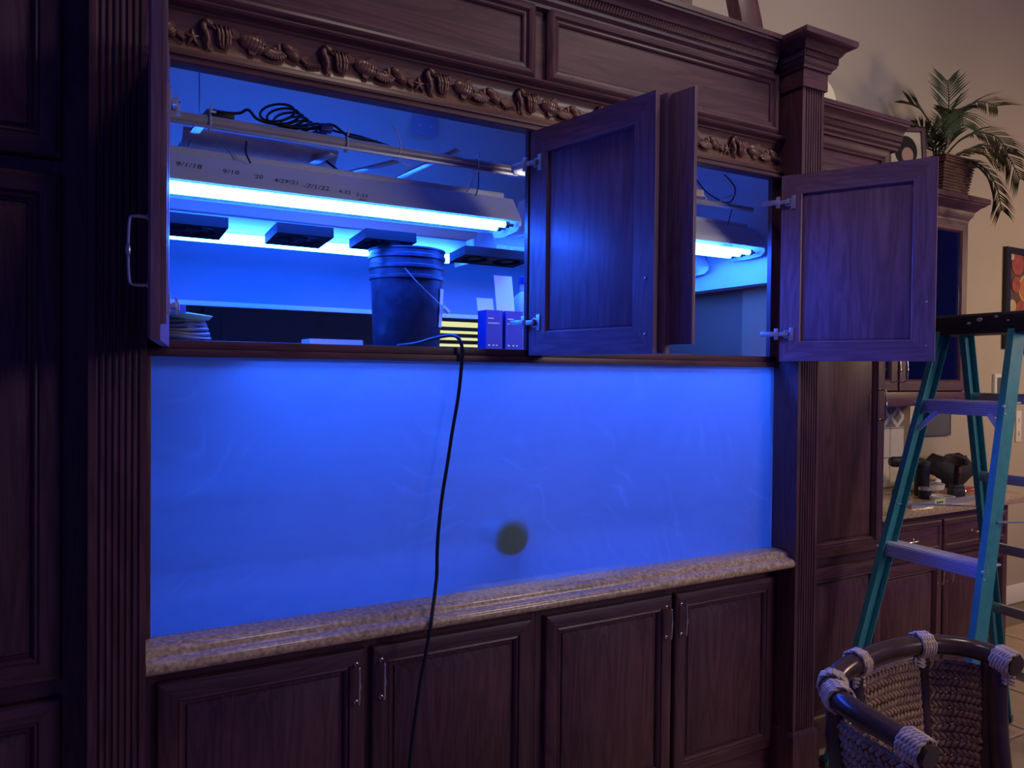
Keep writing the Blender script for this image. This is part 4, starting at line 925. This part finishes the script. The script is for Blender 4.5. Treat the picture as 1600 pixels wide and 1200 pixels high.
# ------------------------------------------------------------------ rattan chair
ch = thing('rattan_chair', 'barrel chair of dark cane and woven seagrass bound with rope, at the lower right', 'chair', (1.84, -1.36, 0))
RP = spline([(1.512,-1.432,.955),(1.516,-1.347,.968),(1.515,-1.265,.978),(1.533,-1.199,.984),(1.585,-1.140,.988),(1.695,-1.098,.992),(1.863,-1.073,.994),(1.986,-1.076,.993),(2.069,-1.097,.990),(2.135,-1.144,.985),(2.157,-1.202,.980),(2.150,-1.270,.972)], 8)
NR = len(RP); rr = .0265
MB().tube(RP, rr, 18).build('top_rail', 'cane', ch)
def at(f):
    k = f*(NR-1); i = min(NR-2, int(k)); return RP[i].lerp(RP[i+1], k-i)
def tan(f): return (at(min(1, f+.01))-at(max(0, f-.01))).normalized()
CEN = Vector((1.87, -1.36, 0))
def shell(f, v):
    """v=0 just under the rail, v=1 at the seat: the shell narrows inwards"""
    p = at(f); q = CEN+(Vector((p.x, p.y, 0))-CEN)*.74; s = v**1.25
    r = Vector((p.x, p.y, 0)).lerp(q, s); r.z = p.z-.045-(p.z-.045-.50)*v; return r
def rope(m, pts, r=.006, tw=70):
    n = len(pts); acc = 0
    for ph in (0, PI):
        o = []; acc = 0
        for i, p in enumerate(pts):
            if i: acc += (p-pts[i-1]).length
            t_ = (pts[min(n-1,i+1)]-pts[max(0,i-1)]).normalized(); a = t_.orthogonal().normalized(); b = t_.cross(a)
            # stable frame
            a = (Vector((0,0,1))-t_*t_.z); a = a.normalized() if a.length > .2 else Vector((1,0,0)); b = t_.cross(a)
            o.append(p+(a*math.cos(acc*tw*2.2+ph)+b*math.sin(acc*tw*2.2+ph))*r*.55)
        m.tube(o, r*.72, 5)
def dense(pts, step=.008):
    out = [pts[0]]
    for a, b in zip(pts, pts[1:]):
        k = max(1, int((b-a).length/step)); out += [a.lerp(b, (j+1)/k) for j in range(k)]
    return out
def panel(f0, f1, inner_top=0.0):
    pt = empty('woven_panel', ch); m = MB(); rows = 22; n = 40
    fn = lambda f, v: f0+(f1-f0)*f
    for j in range(rows):
        v = .03+.94*j/(rows-1)
        for ph in (0, 1):
            pts = []; Ln = sum((shell(fn((i+1)/10, v), v)-shell(fn(i/10, v), v)).length for i in range(10))
            cyc = max(3, round(Ln/.030)); ns = cyc*8; hs_ = 1 if j % 2 else -1
            for i in range(ns+1):
                p = shell(fn(i/ns, v), v); c = (CEN-p); c.z = 0; c.normalize(); a = 2*PI*cyc*i/ns+ph*PI+j*.9
                pts.append(p+c*(.0062*math.sin(a))*hs_+Vector((0,0,.0062*math.cos(a))))
            m.tube(pts, .0062, 5)
    tag(m.build('weave', 'seagrass', pt, smooth=80), kind='stuff')
    e = MB()
    rope(e, dense([shell(f0, v/14) for v in range(15)])); rope(e, dense([shell(f1, v/14) for v in range(15)]))
    rope(e, dense([shell(f0+(f1-f0)*k/12, 0) for k in range(13)])); e.build('rope_edge', 'seagrass', pt, smooth=80)
panel(.50, .665); panel(.70, .875); panel(.03, .27)
def strutc(f, vv=1.0, r=.021, sp=0):
    pts = [at(f)]+[shell(f, v/10)+(Vector((shell(f,v/10).x,shell(f,v/10).y,0))-CEN).normalized()*.012 for v in range(1, 11)]
    MB().tube(pts, r, 12).build('cane_strut', 'cane', ch)
for f in (.285, .683, .90): strutc(f)
# bent loop between the left arm and the back
MB().tube(spline([shell(.495,.02)+Vector((-.02,.0,.02)), shell(.47,.16)+Vector((-.01,0,0)), shell(.43,.23), shell(.38,.20), shell(.33,.10), at(.30)], 7), .020, 12).build('bent_loop', 'cane', ch)
MB().tube(spline([at(.93)+Vector((0,0,-.03)), Vector((2.135,-1.235,.80)), Vector((2.12,-1.26,.66)), Vector((2.18,-1.25,.55)), Vector((2.27,-1.24,.40)), Vector((2.31,-1.23,.0))], 8), .023, 12).build('rear_leg', 'cane', ch)
MB().tube(spline([Vector((2.14,-1.24,.74)), Vector((2.20,-1.20,.80)), Vector((2.27,-1.16,.84)), Vector((2.36,-1.12,.86))], 6), .020, 12).build('side_brace', 'cane', ch)
MB().tube(spline([at(.03)+Vector((0,0,-.03)), shell(.03,.4)+Vector((-.02,-.02,0)), shell(.03,1)+Vector((-.03,-.03,0)), Vector((1.53,-1.46,.0))], 8), .023, 12).build('front_leg', 'cane', ch)
for x, y in ((1.60,-1.16), (2.10,-1.56)): MB().tube([(x,y,0),(x+(CEN.x-x)*.15,y+(CEN.y-y)*.15,.50)], .023, 12).build('leg', 'cane', ch)
L = []
for z, s in ((.44,.93),(.46,1.0),(.50,1.0),(.52,.94)): L.append([CEN+(Vector((CEN.x+.29*math.cos(2*PI*k/28), CEN.y+.26*math.sin(2*PI*k/28), 0))-CEN)*s+Vector((0,0,z)) for k in range(28)])
MB().loops(L, cap0=True).build('seat_cushion', 'seat_fabric', ch)
def binding(f, turns=5, tail=None):
    m = MB(); T = tan(f); a = Vector((0,0,1))-T*T.z; a.normalize(); b = T.cross(a); c = at(f)
    for k in range(turns):
        cc_ = c+T*(k-(turns-1)/2)*.0085
        pts = [cc_+(a*math.cos(2*PI*q/22)+b*math.sin(2*PI*q/22))*(rr+.004) for q in range(23)]
        rope(m, dense(pts, .006), .0052)
    if tail:
        ins = (CEN-c); ins.z = 0; ins.normalize()
        for k in range(3):
            o = Vector((0,0,-.034-.010*k)); rope(m, dense([c+o+T*.022-ins*.012, c+o+ins*.014, c+o-T*.03+ins*.006], .006), .006)
    m.build('rope_binding', 'rope', ch, smooth=80)
for f, n, tl in ((.045,6,1),(.285,5,1),(.36,4,1),(.485,4,1),(.68,5,1),(.955,6,1)): binding(f, n, tl)
